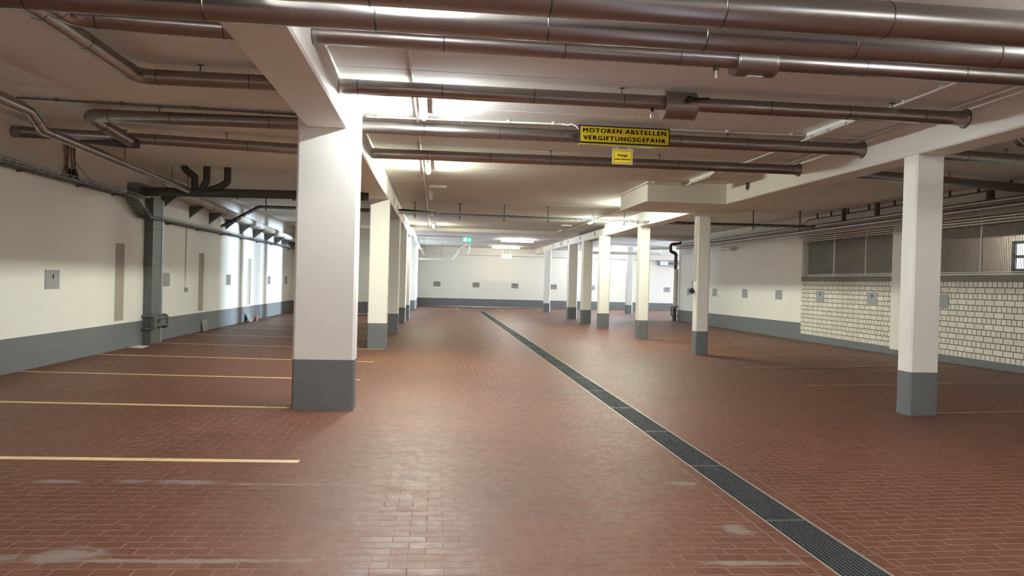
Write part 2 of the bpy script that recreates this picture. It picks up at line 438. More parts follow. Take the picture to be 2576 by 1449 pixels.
# ------------------------------------------------------------------ beams
def beam(label, x0, x1, y0, y1, z0=ZB, z1=ZC, ducts=()):
    b = MB(); c = .018
    # section in XZ with chamfered lower edges, extruded along Y
    sec = [(x0+c,z0),(x1-c,z0),(x1,z0+c),(x1,z1),(x0,z1),(x0,z0+c)]
    n = len(sec)
    vs = [(x,y0,z) for x,z in sec] + [(x,y1,z) for x,z in sec]
    fs = [tuple(range(n)), tuple(range(2*n-1,n-1,-1))] + [(i,n+i,n+(i+1)%n,(i+1)%n) for i in range(n)]
    b.add(vs, fs)
    o = b.build('ceiling_beam', M['beam']); tag(o, label, 'beam', 'concrete beams under the ceiling')
    return o
bm_l = beam('long concrete beam over the left pillar row from the foreground onward', -1.54, -1.055, Y0, 28.0)
beam('far stretch of the left ceiling beam, stepped towards the aisle beyond the fifth pillar', -1.50, -.92, 28.0, YF-.3, ZB-.02, ZC2)
bm_r = beam('long concrete beam over the right pillar row joining the wide boxed corbel', 5.97, 6.40, Y0, 25.2)
bm_r2 = beam('far stretch of the right ceiling beam reaching the back wall', 5.93, 6.36, 25.2, YF-.3, ZB-.02, ZC2)
b = MB(); c = .018
b.prism([(4.27+c,14.35),(5.97,14.35),(5.97,16.45),(4.27+c,16.45),(4.27,16.45-c),(4.27,14.35+c)], ZB-.005, ZC)
o = b.build('ceiling_corbel', M['beam']); tag(o, 'boxed concrete corbel projecting from the right beam above the second pillar', 'corbel')
# dark drill holes and slots on the inner beam faces are parts of the beams
for side, x, yl in ((1,5.97,(13.32,17.2,18.9,20.9,22.6,26.6,29.3,32.,34.,36.)), (-1,-1.055,(12.9,17.6,19.2,21.5,22.8,24.6))):
    for q, y in enumerate(yl):
        bb = MB(); par_ = (bm_r if y < 25.2 else bm_r2) if side > 0 else bm_l
        if side > 0 and q == 0: bb.tube([(5.97,y,3.57),(5.955,y,3.57)], .075, 20)
        else:
            xx = x if y < 25.2 or side < 0 else 5.93
            bb.box(*sorted((xx, xx-side*.012)), y-.045, y+.045, 3.42, 3.56)
        o = bb.build('hole_cover', M['dark'] if side > 0 and q == 0 else M['concrete'], par_)
        if side > 0 and q == 0: o['label'] = 'round dark plug'

# ------------------------------------------------------------------ pillars
def pillar(label, x0, x1, y0, y1, ztop, hb, c=.02):
    xm, ym = (x0+x1)/2, (y0+y1)/2; z0 = min(fz(x0,y0), fz(x1,y0))
    zb = fz(xm, ym)
    t = thing('concrete_pillar', label, 'pillar', (xm, ym, zb), 'square pillars of the two rows')
    def poly(e):
        a,b_,d,f = x0-e, x1+e, y0-e, y1+e
        return [(a+c,d),(b_-c,d),(b_,d+c),(b_,f-c),(b_-c,f),(a+c,f),(a,f-c),(a,d+c)]
    MB().prism(poly(0), zb+hb, ztop).build('shaft', M['pillar'], t)
    pl = poly(.002)
    MB().prism(pl, [fz(*q) for q in pl], zb+hb).build('painted_base', M['grey'], t)['label'] = 'dark grey painted base'
    return t
pl1 = pillar('broad cream pillar with dark grey foot standing in the left foreground', -1.63, -.925, 8.5, 8.8, ZC, .585, .026)
pillar('second pillar of the left row, showing just right of the broad foreground pillar', -1.465, -1.05, 15.9, 16.25, ZB, .565)
pillar('third pillar of the left row from the camera', -1.42, -1.045, 20.7, 21.05, ZB, .55)
pillar('fourth pillar of the left row from the camera', -1.40, -1.03, 25.35, 25.7, ZB, .55)
pillar('fifth pillar of the left row, last before the stepped wall corner', -1.38, -.99, 28.2, 28.55, ZB-.02, .54)
pillar('nearest right pillar, cream with grey foot, in front of the brick wall', 5.97, 6.35, 8.41, 8.68, ZB, .545)
p2 = pillar('second right pillar, below the corbel, with cable conduits down its left side', 5.95, 6.24, 15.83, 16.1, ZB-.005, .535)
pillar('third right pillar, lit greenish, between corbel pillar and the slimmer far ones', 5.92, 6.22, 20.4, 20.75, ZB, .53)
pillar('fourth right pillar from the camera, pale green lit', 5.80, 6.17, 24.95, 25.3, ZB-.02, .52)
pillar('fifth right pillar from the camera, in brown shade', 5.84, 6.21, 28.1, 28.5, ZB-.02, .51)
pillar('sixth right pillar from the camera, in brown shade', 5.80, 6.20, 30.95, 31.35, ZB-.02, .51)
pillar('seventh right pillar, slim and bright, last before the back wall', 5.74, 6.06, 37.5, 37.85, ZB-.02, .47)
pillar('far pillar beyond the right row beside the bright exit passage', 10.15, 10.47, 37.3, 37.6, ZC2, .47)
# pilaster between the two wire screens
t = thing('wall_pilaster', 'cream wall pilaster between the two wire mesh openings, behind the nearest right pillar', 'pilaster', (XR-.02,15.6,fz(XR,15.6)))
MB().box(XR-.035,XR,15.15,16.02,.235,ZO).build('shaft', M['wall'], t, smooth=False)
b = MB(); b.prism([(XR-.04,15.15),(XR,15.15),(XR,16.02),(XR-.04,16.02)], [fz(XR,15.15)]*2+[fz(XR,16.02)]*2, .235); b.build('painted_base', M['grey'], t, smooth=False)

# ------------------------------------------------------------------ drain
t = thing('drain_channel', 'long straight floor drain channel with pale steel edges under the grates', 'drain', (2.445,20.4,0))
b = MB(); b.box(2.285,2.605,3.2,37.65,-.16,-.15); b.box(2.285,2.292,3.2,37.65,-.15,-.02); b.box(2.598,2.605,3.2,37.65,-.15,-.02)
b.build('trough', M['channel'], t, smooth=False)
for x in (2.285, 2.593):
    MB().box(x,x+.012,3.2,37.65,-.03,.0035).build('edge_angle', M['angle'], t, smooth=False)
GL = 1.457
gr = None; k_ = 0; y = 4.708-GL
ords = 'nearest second third fourth fifth sixth seventh eighth ninth tenth eleventh twelfth thirteenth fourteenth fifteenth sixteenth seventeenth eighteenth nineteenth twentieth twenty-first twenty-second twenty-third twenty-fourth'.split()
while y < 37.4 and k_ < 24:
    lab = '%s dark steel drain grate of the floor drain, counted from the camera' % ords[k_]
    if gr is None:
        gr = thing('drain_grate', lab, 'grate', (2.445, y+GL/2, 0), 'steel grates over the floor drain')
        b = MB(); x0, x1 = 2.299, 2.591; n = 11
        for i in range(n):
            x = x0+.006+(x1-x0-.012)*i/(n-1); b.box(x-.0022,x+.0022,y+.004,y+GL-.004,-.026,.001)
        b.build('bearing_bars', M['grate'], gr, smooth=False)
        b = MB(); m_ = int((GL-.03)/.031)
        for i in range(m_+1):
            yy = y+.015+(GL-.03)*i/m_
            for q in range(n-1):
                xa = x0+.006+(x1-x0-.012)*q/(n-1); xb = x0+.006+(x1-x0-.012)*(q+1)/(n-1)
                # twisted cross bar: a small dished wedge between the bars
                b.add([(xa,yy-.006,-.004),(xb,yy-.006,-.004),(xb,yy+.006,-.006),(xa,yy+.006,-.006),((xa+xb)/2,yy-.007,-.0005),((xa+xb)/2,yy,-.014)],
                      [(0,4,3),(4,1,2),(4,2,3),(0,5,1),(1,5,2),(2,5,3),(3,5,0),(0,1,4)])
        b.build('cross_bars', M['grate'], gr, smooth=False)
        for ya in (y+.001, y+GL-.007): MB().box(x0,x1,ya,ya+.006,-.026,.0015).build('end_bar', M['zinc'], gr, smooth=False)
    else: dup(gr, (2.445, y+GL/2, 0), lab)
    y += GL; k_ += 1

# ------------------------------------------------------------------ parking lines
def line(label, xa, xb, y, w=.088, mat='line'):
    b = MB(); h = .0012
    n = 4 if xa > 3 else 1
    for i in range(n):
        a = xa+(xb-xa)*i/n; c = xa+(xb-xa)*(i+1)/n
        poly = [(a,y-w/2),(c,y-w/2),(c,y+w/2),(a,y+w/2)]
        b.prism(poly, [fz(*q)+.0001 for q in poly], [fz(*q)+h for q in poly])
    tag(b.build('parking_line', M[mat], smooth=False), label, 'floor marking', 'painted parking bay lines')
oL = ['nearest left parking bay line, thick and sandy, across the left foreground','second left parking bay line, ending at the broad foreground pillar','third left parking bay line, passing behind the broad foreground pillar','fourth left parking bay line from the camera','fifth left parking bay line, starting beside the wall duct','sixth left parking bay line from the camera','seventh left parking bay line from the camera','eighth left parking bay line from the camera','ninth left parking bay line, last one by the far left wall']
for i, y in enumerate((6.13,8.60,11.05,13.44,15.82,18.25,20.7,23.1,25.5)):
    xe = -1.10 if y != 8.60 else -1.64
    line(oL[i], -5.95, xe, y, .088 if i < 2 else .07)
oR = ['nearest right parking bay line, leaving the foot of the nearest right pillar','second right parking bay line, passing behind the nearest right pillar','third right parking bay line from the camera','fourth right parking bay line, near the corbel pillar','fifth right parking bay line from the camera','sixth right parking bay line from the camera','seventh right parking bay line from the camera']
for i, y in enumerate((8.55,11.0,13.38,15.8,18.3,20.8,23.3)):
    line(oR[i], 6.37 if i == 0 else (6.26 if i == 3 else 6.0), 10.82, y, .055, 'line2')
oF = ['far parking bay line left of the drain end, towards plate 07','far parking bay line at the drain end, between plates 06 and 05','far parking bay line near the last right pillar']
for i, x in enumerate((1.24,3.62,6.0)):
    b = MB(); h = .0012; yb_ = 37.6 if i < 2 else 37.95
    poly = [(x-.045,yb_),(x+.045,yb_),(x+.045,43.4),(x-.045,43.4)]
    b.prism(poly, [fz(*q)+.0001 for q in poly], [fz(*q)+h for q in poly])
    tag(b.build('parking_line', M['line2'], smooth=False), oF[i], 'floor marking', 'painted parking bay lines')

# ------------------------------------------------------------------ lettering
def text_mesh(body, size, bold=0., sp=1.):
    cu = bpy.data.curves.new('lettering', 'FONT'); cu.body = body; cu.size = size; cu.align_x = 'CENTER'; cu.align_y = 'CENTER'
    cu.space_character = sp; cu.extrude = .0008; cu.resolution_u = 3
    o = bpy.data.objects.new('lettering', cu)
    me = bpy.data.meshes.new_from_object(o)
    bpy.data.objects.remove(o); me.name = 'lettering'
    if bold:
        bm = bmesh.new(); bm.from_mesh(me); src = list(bm.verts)+list(bm.edges)+list(bm.faces)
        for dx, dy in ((-bold,-bold*.6),(bold,bold*.6),(bold,-bold*.6),(-bold,bold*.6)):
            g = bmesh.ops.duplicate(bm, geom=src)['geom']
            bmesh.ops.translate(bm, verts=[v for v in g if isinstance(v, bmesh.types.BMVert)], vec=(dx,dy,0))
        bm.to_mesh(me); bm.free()
    return me
def lettering(body, size, parent, loc, rot, mat, sx=1., bold=0., width=None, sp=1.):
    me = text_mesh(body, size, bold, sp); me.materials.clear(); me.materials.append(mat)
    if width:
        xs_ = [v.co.x for v in me.vertices]; sx = width/(max(xs_)-min(xs_))
    o = bpy.data.objects.new('lettering', me); C.objects.link(o); o.parent = parent
    o.location = Vector(loc)-parent_loc(parent); o.rotation_euler = rot; o.scale = (sx,1,1)
    return o

# ------------------------------------------------------------------ number plates
def plate(label, face, a, zc, digits=None, size=.10):
    """face: 'L' on left wall (a=Y), 'R' on right wall (a=Y), 'F' on far wall (a=X)"""
    w, h, th = .42, .297, .006
    if face == 'L': c = (XL+th/2+.004, a, zc); box = (c[0]-th/2,c[0]+th/2,a-w/2,a+w/2,zc-h/2,zc+h/2)
    elif face == 'R': c = (XR-th/2-.004, a, zc); box = (c[0]-th/2,c[0]+th/2,a-w/2,a+w/2,zc-h/2,zc+h/2)
    else: c = (a, YF-th/2-.004, zc); box = (a-w/2,a+w/2,c[1]-th/2,c[1]+th/2,zc-h/2,zc+h/2)
    t = thing('number_plate', label, 'number plate', c, 'grey bay number plates')
    MB().box(*box).build('panel', M['plate'], t, smooth=False)
    for da in (-w/2+.012, w/2-.012):
        for dz in (-h/2+.012, h/2-.012):
            if face == 'L' and a < 13: MB().tube([(c[0]+th/2, a+da, zc+dz),(c[0]+th/2+.003, a+da, zc+dz)], .006, 8).build('screw', M['dark'], t)
    wall = MB()
    if face == 'F': wall.box(a-.03,a+.03,c[1]+th/2,YF,zc-.03,zc+.03)
    elif face == 'L': wall.box(XL,c[0]-th/2,a-.03,a+.03,zc-.03,zc+.03)
    else: wall.box(c[0]+th/2,XR,a-.03,a+.03,zc-.03,zc+.03)
    wall.build('spacer', M['plate'], t, smooth=False)
    if digits:
        if face == 'F': lettering(digits, .115, t, (a-.01, c[1]-th/2-.001, zc+.055), (PI/2,0,0), M['letter_w'], 1.1, .004)
        elif face == 'L': lettering(digits, .115, t, (c[0]+th/2+.001, a+.01, zc+.04), (PI/2,0,PI/2), M['letter_w'], 1., .003)
        else: lettering(digits, .115, t, (c[0]-th/2-.001, a, zc+.06), (PI/2,0,-PI/2), M['letter_w'], 1., .003)
    return t
plate('grey number plate nearest on the left wall, with a worn pale numeral four', 'L', 11.90, 1.45, '4')
plate('blank grey plate on the left wall between the wall duct and the pull cord conduit', 'L', 16.66, 1.45)
plate('grey number plate on the left wall just before the bluish daylight stripes', 'L', 21.49, 1.445)
plate('grey number plate on the left wall beyond the third niche', 'L', 26.56, 1.43)
plate('farthest grey number plate on the left wall, beside the broad pillar', 'L', 29.48, 1.425)
for d, x, lab in (('07',.08,'grey plate numbered 07 at the left of the back wall'),('06',2.445,'grey plate numbered 06 on the back wall'),('05',4.83,'grey plate numbered 05 on the back wall under the lamps'),('04',7.21,'grey plate numbered 04 on the back wall right of the slim far pillar'),('03',9.60,'grey back wall plate half hidden by the fifth right pillar'),('02',11.97,'shiny grey back wall plate seen left of the third right pillar'),('01',14.40,'grey plate numbered 01 on the back wall next to the red-brown riser pipe')):
    plate(lab, 'F', x, 1.358, d)
plate('grey plate on the right wall, left of the corbel pillar by the black reel', 'R', 29.80, 1.385)
plate('grey plate on the right wall half hidden behind the corbel pillar', 'R', 26.95, 1.39)
plate('plain grey plate on the cream right wall, first clear of the corbel pillar', 'R', 24.21, 1.405)
plate('grey plate on the cream right wall with a bright reflection, next to the brick wall', 'R', 21.71, 1.41)
plate('grey plate numbered 59 on the white brick wall', 'R', 19.24, 1.415, '59')
plate('grey plate numbered 58 on the white brick wall', 'R', 16.81, 1.415, '58')
plate('grey plate on the brick wall hidden mostly behind the nearest right pillar', 'R', 14.34, 1.425)
# fallen plates leaning on the left wall, a can and a sheet on the floor
def lean(label, y, xb, tilt, digits=None):
    z0 = fz(-5.8, y)+.003; t = thing('number_plate', label, 'number plate', (-5.80, y, z0), 'fallen plates on the floor')
    ang = tilt
    b = MB(); w, h, th = .42, .297, .006
    dx = math.sin(ang); dz = math.cos(ang); x0 = XL+.012+h*dx
    p = [(x0,y-w/2,z0),(x0,y+w/2,z0),(x0-h*dx,y+w/2,z0+h*dz),(x0-h*dx,y-w/2,z0+h*dz)]
    q = [(a+th*dz,b_,c_+th*dx) for a,b_,c_ in p]
    b.add(p+q, [(3,2,1,0),(4,5,6,7),(0,1,5,4),(1,2,6,5),(2,3,7,6),(3,0,4,7)])
    b.build('panel', M['plate'], t, smooth=False)
    if digits: lettering(digits, .11, t, (x0-.62*h*dx+th*dz+.002, y, z0+.62*h*dz+th*dx), (PI/2-ang,0,PI/2), M['letter_w'], 1., .003)
lean('grey plate fallen to the floor, leaning on the left baseboard under the second niche', 19.33, 0, .14, '4')
lean('grey plate tilted against the left baseboard under the third niche, dark gap behind', 23.55, 0, .5, '4')
t = thing('drink_can', 'small red and white can on the floor beside the tilted plate', 'can', (-5.80,24.1,fz(-5.8,24.1)))
z = fz(-5.8,24.1); MB().tube([(-5.80,24.1,z),(-5.80,24.1,z+.14)], .05, 16).build('body', M['can'], t)
MB().tube([(-5.80,24.1,z+.14),(-5.80,24.1,z+.152)], [.05,.042], 16).build('lid', M['white_pl'], t)
b = MB(); poly = [(-5.93,14.68),(-5.66,14.64),(-5.72,15.12),(-5.95,15.20)]
b.prism(poly, [fz(*q)+.001 for q in poly], [fz(*q)+.006 for q in poly])
tag(b.build('card_sheet', M['sheet'], smooth=False), 'white sheet of card lying on the floor by the wall duct', 'sheet')

# ------------------------------------------------------------------ heating pipes
def ring(b, p, d, r, w=.014, e=.004):
    p = Vector(p); d = Vector(d).normalized()
    b.tube([p-d*w/2, p-d*w*.25, p+d*w*.25, p+d*w/2], [r, r+e, r+e, r], 28, False)
def pipe_run(label, segs, r, rings, collars=(), hangers=(), rosettes=(), elbow=None, mat='clad', name='insulated_pipe', group='aluminium clad pipes under the ceiling'):
    p0 = segs[0][0]
    t = thing(name, label, 'pipe', p0, group)
    for pts in segs: MB().tube(pts, r, 28).build('cladding', M[mat], t, ang=20)
    def snap(q, d):
        q = Vector(q); best = (1e9, q, Vector(d))
        for pts in segs:
            for a, c in zip(pts, pts[1:]):
                a = Vector(a); e = Vector(c)-a; L = e.length; e.normalize()
                w_ = min(max((q-a).dot(e), 0), L); pt_ = a+e*w_
                if (pt_-q).length < best[0]: best = ((pt_-q).length, pt_, e)
        return best[1], best[2]
    for q, d in rings:
        q, d = snap(q, d)
        b = MB(); ring(b, q, d, r, .011, .003); b.build('joint_ring', M['seam'] if mat == 'clad' else M[mat], t)
    for q, d, L, rr in collars:
        q = Vector(q); d = Vector(d).normalized(); b = MB()
        b.tube([q-d*L/2, q-d*(L/2-.004), q+d*(L/2-.004), q+d*L/2], [rr-.004, rr, rr, rr-.004], 32)
        ring(b, q-d*(L/2-.02), d, rr, .012, .003); ring(b, q+d*(L/2-.02), d, rr, .012, .003)
        b.build('collar', M[mat], t)
    for q in hangers:
        q = Vector(q); b = MB(); b.tube([(q.x,q.y,ZC),(q.x,q.y,q.z+r-.005)], .006, 8); b.box(q.x-.03,q.x+.03,q.y-.012,q.y+.012,ZC-.008,ZC)
        b.build('hanger_rod', M['dark'], t)
    for q, d in rosettes:
        q = Vector(q); d = Vector(d).normalized(); b = MB()
        b.tube([q, q+d*.006], [r+(.032 if d.x < 0 else .006)]*2, 28); b.build('gap_ring', M['black'], t)
        b = MB(); b.tube([q+d*.006, q+d*.02, q+d*.06, q+d*.13], [r+.026, r+.018, r+.007, r+.001] if d.x < 0 else [r+.003]*4, 28)
        b.build('rosette', M[mat], t)
    return t
def sph(b, c, r, n=10):
    pts = []; rr = []
    for i in range(n+1):
        a = PI*i/n; pts.append((c[0]-r*math.cos(a), c[1], c[2])); rr.append(max(r*math.sin(a), .0005))
    b.tube(pts, rr, 14)
def drain_valve(parent, x, y, z):
    b = MB(); b.tube([(x,y,z+.02),(x,y,z-.03)], .024, 14); v = b.build('drain_valve', M['black'], parent)
    b = MB(); b.tube([(x,y,z-.03),(x,y,z-.06),(x,y,z-.062),(x,y,z-.10)], [.013,.013,.017,.017], 12); b.tube([(x-.035,y,z-.045),(x+.035,y,z-.045)], .006, 8)
    b.build('spout', M['brass'], v)
XD = (1,0,0); YD = (0,1,0)
def xr(xs_, y, z): return [((x,y,z), XD) for x in xs_]
pipe_run('thickest shiny pipe, topmost, running across the very top of the picture', [[(-3.6,4.03,3.205),(7.6,3.96,3.205)]], .104, [((x,4.0,3.205),XD) for x in (-1.4,-.4,.6,1.6,2.6,3.6,4.6)])
pipe_run('reddish reflecting pipe running directly below the thickest one at the top', [[(-4.2,4.46,3.195),(7.6,4.40,3.195)]], .088, [((x,4.43,3.195),XD) for x in (-2.4,-1.4,-.4,.65,1.66,2.66,3.66,4.66)])
# pipe A1 with valve collar
t = pipe_run('third clad pipe from the top, with a drum collar and drain valve', [[(-1.055,6.05,3.60),(7.6,6.05,3.60)]], .083,
    xr((-1.0,.02,1.04,2.05,3.75,4.7), 6.05, 3.60), collars=[((2.73,6.05,3.59),XD,.37,.135)], hangers=[(.6,6.05,3.6),(4.2,6.05,3.6)], rosettes=[((-1.055,6.05,3.60),XD)])
drain_valve(t, 2.39, 6.05, 3.52); b = MB(); b.box(2.66,2.80,6.0,6.06,3.446,3.452); b.build('name_tag', M['white_pl'], t, smooth=False)
t = pipe_run('pipe with a large drum collar, black lever and drain valve above the yellow sign', [[(-1.055,7.66,3.60),(5.97,7.61,3.60)]], .078,
    xr((-.86,.02,1.0,1.98,3.64,4.55,5.45), 7.64, 3.60), collars=[((2.60,7.64,3.575),XD,.36,.152)], hangers=[(1.96,7.64,3.6),(5.1,7.64,3.6)], rosettes=[((-1.055,7.66,3.60),XD),((5.97,7.61,3.60),(-1,0,0))])
drain_valve(t, 2.30, 7.63, 3.525)
b = MB(); sph(b, (2.66,7.46,3.61), .037); kn = b.build('lever_knob', M['black'], t)
MB().tube([(2.66,7.46,3.61),(2.66,7.56,3.60)], .016, 10).build('spindle', M['black'], kn)
MB().bar((2.66,7.46,3.615),(2.88,7.46,3.625),.028,.02).build('handle', M['black'], kn)
pipe_run('pipe passing directly behind the yellow warning sign', [[(-1.055,9.64,3.60),(5.97,9.59,3.60)]], .085,
    xr((-.2,.80,1.70,3.3,4.25,5.1), 9.62, 3.60), hangers=[(.3,9.62,3.6),(4.0,9.62,3.6)], rosettes=[((5.97,9.59,3.60),(-1,0,0)),((-1.055,9.64,3.60),XD)])
pipe_run('hindmost of the clad pipes, crossing behind the small yellow notice', [[(-1.055,11.56,3.585),(5.97,11.38,3.59)]], .080,
    [((x,11.5-.0256*(x+.1),3.586),XD) for x in (-.18,.83,1.8,2.9,3.9,4.9)], hangers=[(1.8,11.48,3.58),(3.6,11.44,3.58)], rosettes=[((5.97,11.38,3.59),(-1,0,0)),((-1.055,11.56,3.585),XD)])
# left bay continuations with elbows
pipe_run('left bay pipe bending towards the camera at the top, directly under the crossing pipes', [bent([(-1.54,6.05,3.59),(-2.90,5.97,3.59),(-2.93,1.0,3.59)], .17, 4)], .083,
    [((-1.75,6.03,3.59),XD),((-2.70,5.98,3.59),XD),((-2.91,5.78,3.59),YD)], hangers=[(-2.2,6.0,3.59)])
pipe_run('left bay pipe coming down the ceiling and turning right at the patched elbow', [bent([(-1.54,7.64,3.59),(-3.06,7.66,3.59),(-3.10,1.0,3.59)], .14, 4)], .078,
    [((-1.95,7.65,3.59),XD),((-2.86,7.66,3.59),XD),((-3.07,7.46,3.59),YD),((-3.08,6.55,3.59),YD),((-3.09,5.85,3.59),YD)], hangers=[(-2.45,7.65,3.59)])
pipe_run('left bay pipe with a round elbow that dips back to join the pipe below', [bent([(-1.54,9.64,3.60),(-4.52,9.74,3.60),(-4.46,10.95,3.50)], .15, 4)], .082,
    [((-2.2,9.66,3.60),XD),((-3.45,9.70,3.60),XD),((-4.22,9.73,3.60),XD),((-4.49,10.15,3.575),YD)], hangers=[(-3.6,9.70,3.6)])
pipe_run('left bay pipe running into the hole in the left wall', [[(-1.54,11.55,3.58),(-4.3,11.05,3.555),(-5.95,10.80,3.535)]], .080,
    [((-1.95,11.47,3.576),XD),((-2.9,11.30,3.57),XD),((-4.15,11.08,3.556),XD)], hangers=[(-3.2,11.25,3.57),(-4.85,10.97,3.55)], rosettes=[((-5.97,10.80,3.535),XD)])
b = MB(); b.tube([(-5.30,10.90,3.455),(-4.55,10.98,3.47),(-4.36,11.0,3.475)], [.005,.07,.07], 20)
tag(b.build('pipe_stub', M['dark']), 'short dark tapering pipe stub hanging under the left wall pipe', 'pipe')
# descending pipe along the left wall
t = pipe_run('slim clad pipe dropping with two bends and running down along the left wall', [bent([(-4.60,2.0,3.46),(-4.60,8.62,3.385),(-4.62,8.93,3.235),(-4.86,14.62,3.235)], .10, 2)], .058,
    [((-4.60,8.45,3.388),YD),((-4.61,8.78,3.31),(0,.9,-.43)),((-4.63,9.1,3.235),YD)]+[((-4.62-.0422*(y_-8.93),y_,3.235),YD) for y_ in (10.1,11.1,12.1,13.1,13.9)], hangers=[(-4.60,7.7,3.395),(-4.72,11.4,3.235)])
MB().tube([(-4.60,2.0,3.46),(-4.60,8.45,3.387)], .074, 24).build('sleeve', M['clad'], t)
# dark soil pipe with three stubs
t = thing('soil_pipe', 'dark grey drain pipe crossing the left bay with three stubs rising to the ceiling', 'pipe', (-5.7,14.9,3.22))
MB().tube([(-5.90,14.9,3.20),(-3.8,14.9,3.235),(-1.40,14.9,3.27)], .088, 24).build('main_pipe', M['dark'], t)
for x, pts in ((-4.86,[(-5.05,14.9,3.74),(-5.0,14.9,3.66),(-4.83,14.9,3.53),(-4.83,14.9,3.28)]), (-4.6,[(-4.6,14.9,3.74),(-4.6,14.9,3.45),(-4.70,14.9,3.26)]), (-4.2,[(-4.2,14.9,3.74),(-4.2,14.9,3.45),(-4.36,14.9,3.34),(-4.55,14.9,3.27)])):
    MB().tube(bent(pts, .06, 4), .068, 18).build('branch', M['dark'], t)
for x in (-5.35,-4.0,-2.9):
    b = MB(); ring(b, (x,14.9,3.22), XD, .088, .03, .008); b.build('joint_ring', M['dark'], t)
for x in (-4.99,-4.29,-5.3):
    MB().tube([(x,15.0,3.74),(x,15.0,3.2)], .006, 8).build('hanger_rod', M['dark'], t)
b = MB(); b.prism([(XL,14.56),(-5.78,14.62),(-5.78,15.18),(XL,15.18)], 3.09, 3.34)
tag(b.build('wall_box', M['duct'], smooth=False), 'dark grey box on the left wall where the drain pipe ends', 'box')
# cream plastic pipe on brackets along the left wall
t = thing('plastic_pipe', 'cream plastic pipe sloping along the left wall on triangular brackets', 'pipe', (-5.72,22.,3.3))
zp = lambda y_: 3.37-(y_-17.4)*.0245
MB().tube([(-5.74,15.6,zp(15.6)),(-5.74,30.55,zp(30.55))], .105, 24).build('pipe', M['cream_pipe'], t)
for y_ in (17.9,19.0,20.0,21.4,23.6,24.4,26.3,27.4,28.6,29.7):
    b = MB(); ring(b, (-5.74,y_,zp(y_)), YD, .105, .05, .010); b.build('clamp_ring', M['zinc'], t)
for y_ in (16.3,18.1,19.6,21.1,22.6,24.2,25.8,27.3,28.6,29.8):
    z = zp(y_)-.108; b = MB()
    b.add([(XL+.001,y_-.02,z),(-5.62,y_-.02,z),(XL+.001,y_-.02,z-.30),(XL+.001,y_+.02,z),(-5.62,y_+.02,z),(XL+.001,y_+.02,z-.30)], [(0,2,1),(3,4,5),(0,1,4,3),(1,2,5,4),(0,3,5,2)])
    b.build('bracket', M['duct'], t, smooth=False)
MB().tube([(-5.74,30.4,zp(30.4)),(-5.60,30.4,2.7)], .09, 14).build('black_end', M['black'], t)

# ------------------------------------------------------------------ cable trays
def tray(t, pts, w, h, mat, side=None):
    """perforated U tray along pts as one part"""
    b = MB(); P = [Vector(p) for p in pts]
    for a, c in zip(P, P[1:]):
        d = (c-a); L = d.length; d.normalize(); up = Vector((0,0,1)) if abs(d.z) < .95 else Vector((1,0,0))
        sd = d.cross(up).normalized(); up = sd.cross(d).normalized()
        for s_ in (-1, 1):
            e = sd*(s_*w/2)
            b.bar(a+e-up*(h/2-.006), c+e-up*(h/2-.006), .004, .012, up); b.bar(a+e+up*(h/2-.006), c+e+up*(h/2-.006), .004, .012, up)
            n = max(2, int(L/.09))
            for i in range(n):   # zigzag web between the rails gives the punched look
                q0 = a+d*(L*i/n)+e; q1 = a+d*(L*(i+1)/n)+e
                z0 = -1 if i % 2 else 1
                b.bar(q0+up*(z0*(h/2-.012)), q1-up*(z0*(h/2-.012)), .003, .011, up)
        n = max(2, int(L/.11))
        for i in range(n+1):
            q = a+d*(L*i/n)-up*(h/2); b.bar(q-sd*w/2, q+sd*w/2, .028, .003, up)
    return b.build('tray', M[mat], t, smooth=False)
t = thing('cable_tray', 'grey cable tray along the left wall stepping down before the wall duct', 'cable tray', (-5.8,14.,3.05))
tray(t, [(-5.82,4.0,3.02),(-5.82,14.35,3.06),(-5.82,15.0,2.73),(-5.82,30.5,2.77)], .26, .08, 'tray')
for i in range(6):
    dx = -.10+.038*i; MB().tube([(-5.82+dx,4.0,3.012),(-5.82+dx,14.35,3.052),(-5.82+dx,15.0,2.722),(-5.82+dx,30.5,2.765)], .013, 8).build('cable', M['duct'], t)
for y_ in (5.4,7.2,9.0,10.9,12.6,13.9,16.6,18.6,20.6,22.6,24.6,26.6,28.6):
    z = (3.0 if y_ < 14.4 else 2.705); z += (y_-4)*.0038 if y_ < 14.4 else (y_-15)*.0026
    b = MB(); b.add([(XL+.001,y_-.015,z),(-5.68,y_-.015,z),(XL+.001,y_-.015,z-.045),(XL+.001,y_+.015,z),(-5.68,y_+.015,z),(XL+.001,y_+.015,z-.045)], [(0,2,1),(3,4,5),(0,1,4,3),(1,2,5,4),(0,3,5,2)])
    b.build('bracket', M['duct'], t, smooth=False)
t = thing('cable_tray', 'dark cable tray crossing the whole ceiling from the left wall to the right wall', 'cable tray', (2.4,19.8,3.42))
tray(t, [(-5.7,19.75,2.86),(-4.75,19.8,3.43),(-1.55,19.8,3.43)], .2, .06, 'duct')
tray(t, [(-1.05,19.85,3.425),(5.93,19.85,3.41)], .2, .06, 'zinc')
tray(t, [(6.42,19.6,3.38),(10.2,18.5,3.31)], .2, .06, 'dark')
for i in range(5):
    dy = -.07+.035*i; z = .006*(i % 2)
    MB().tube([(-5.7,19.75+dy,2.88),(-4.75,19.8+dy,3.45+z),(-1.7,19.8+dy,3.47+z),(-.9,19.85+dy,3.50-z*3),(.3,19.85+dy,3.43+z),(5.9,19.85+dy,3.41),(6.42,19.6+dy,3.42),(7.0,19.4+dy,3.38),(10.2,18.5+dy,3.33)], .014, 8).build('cable', M['black'], t)
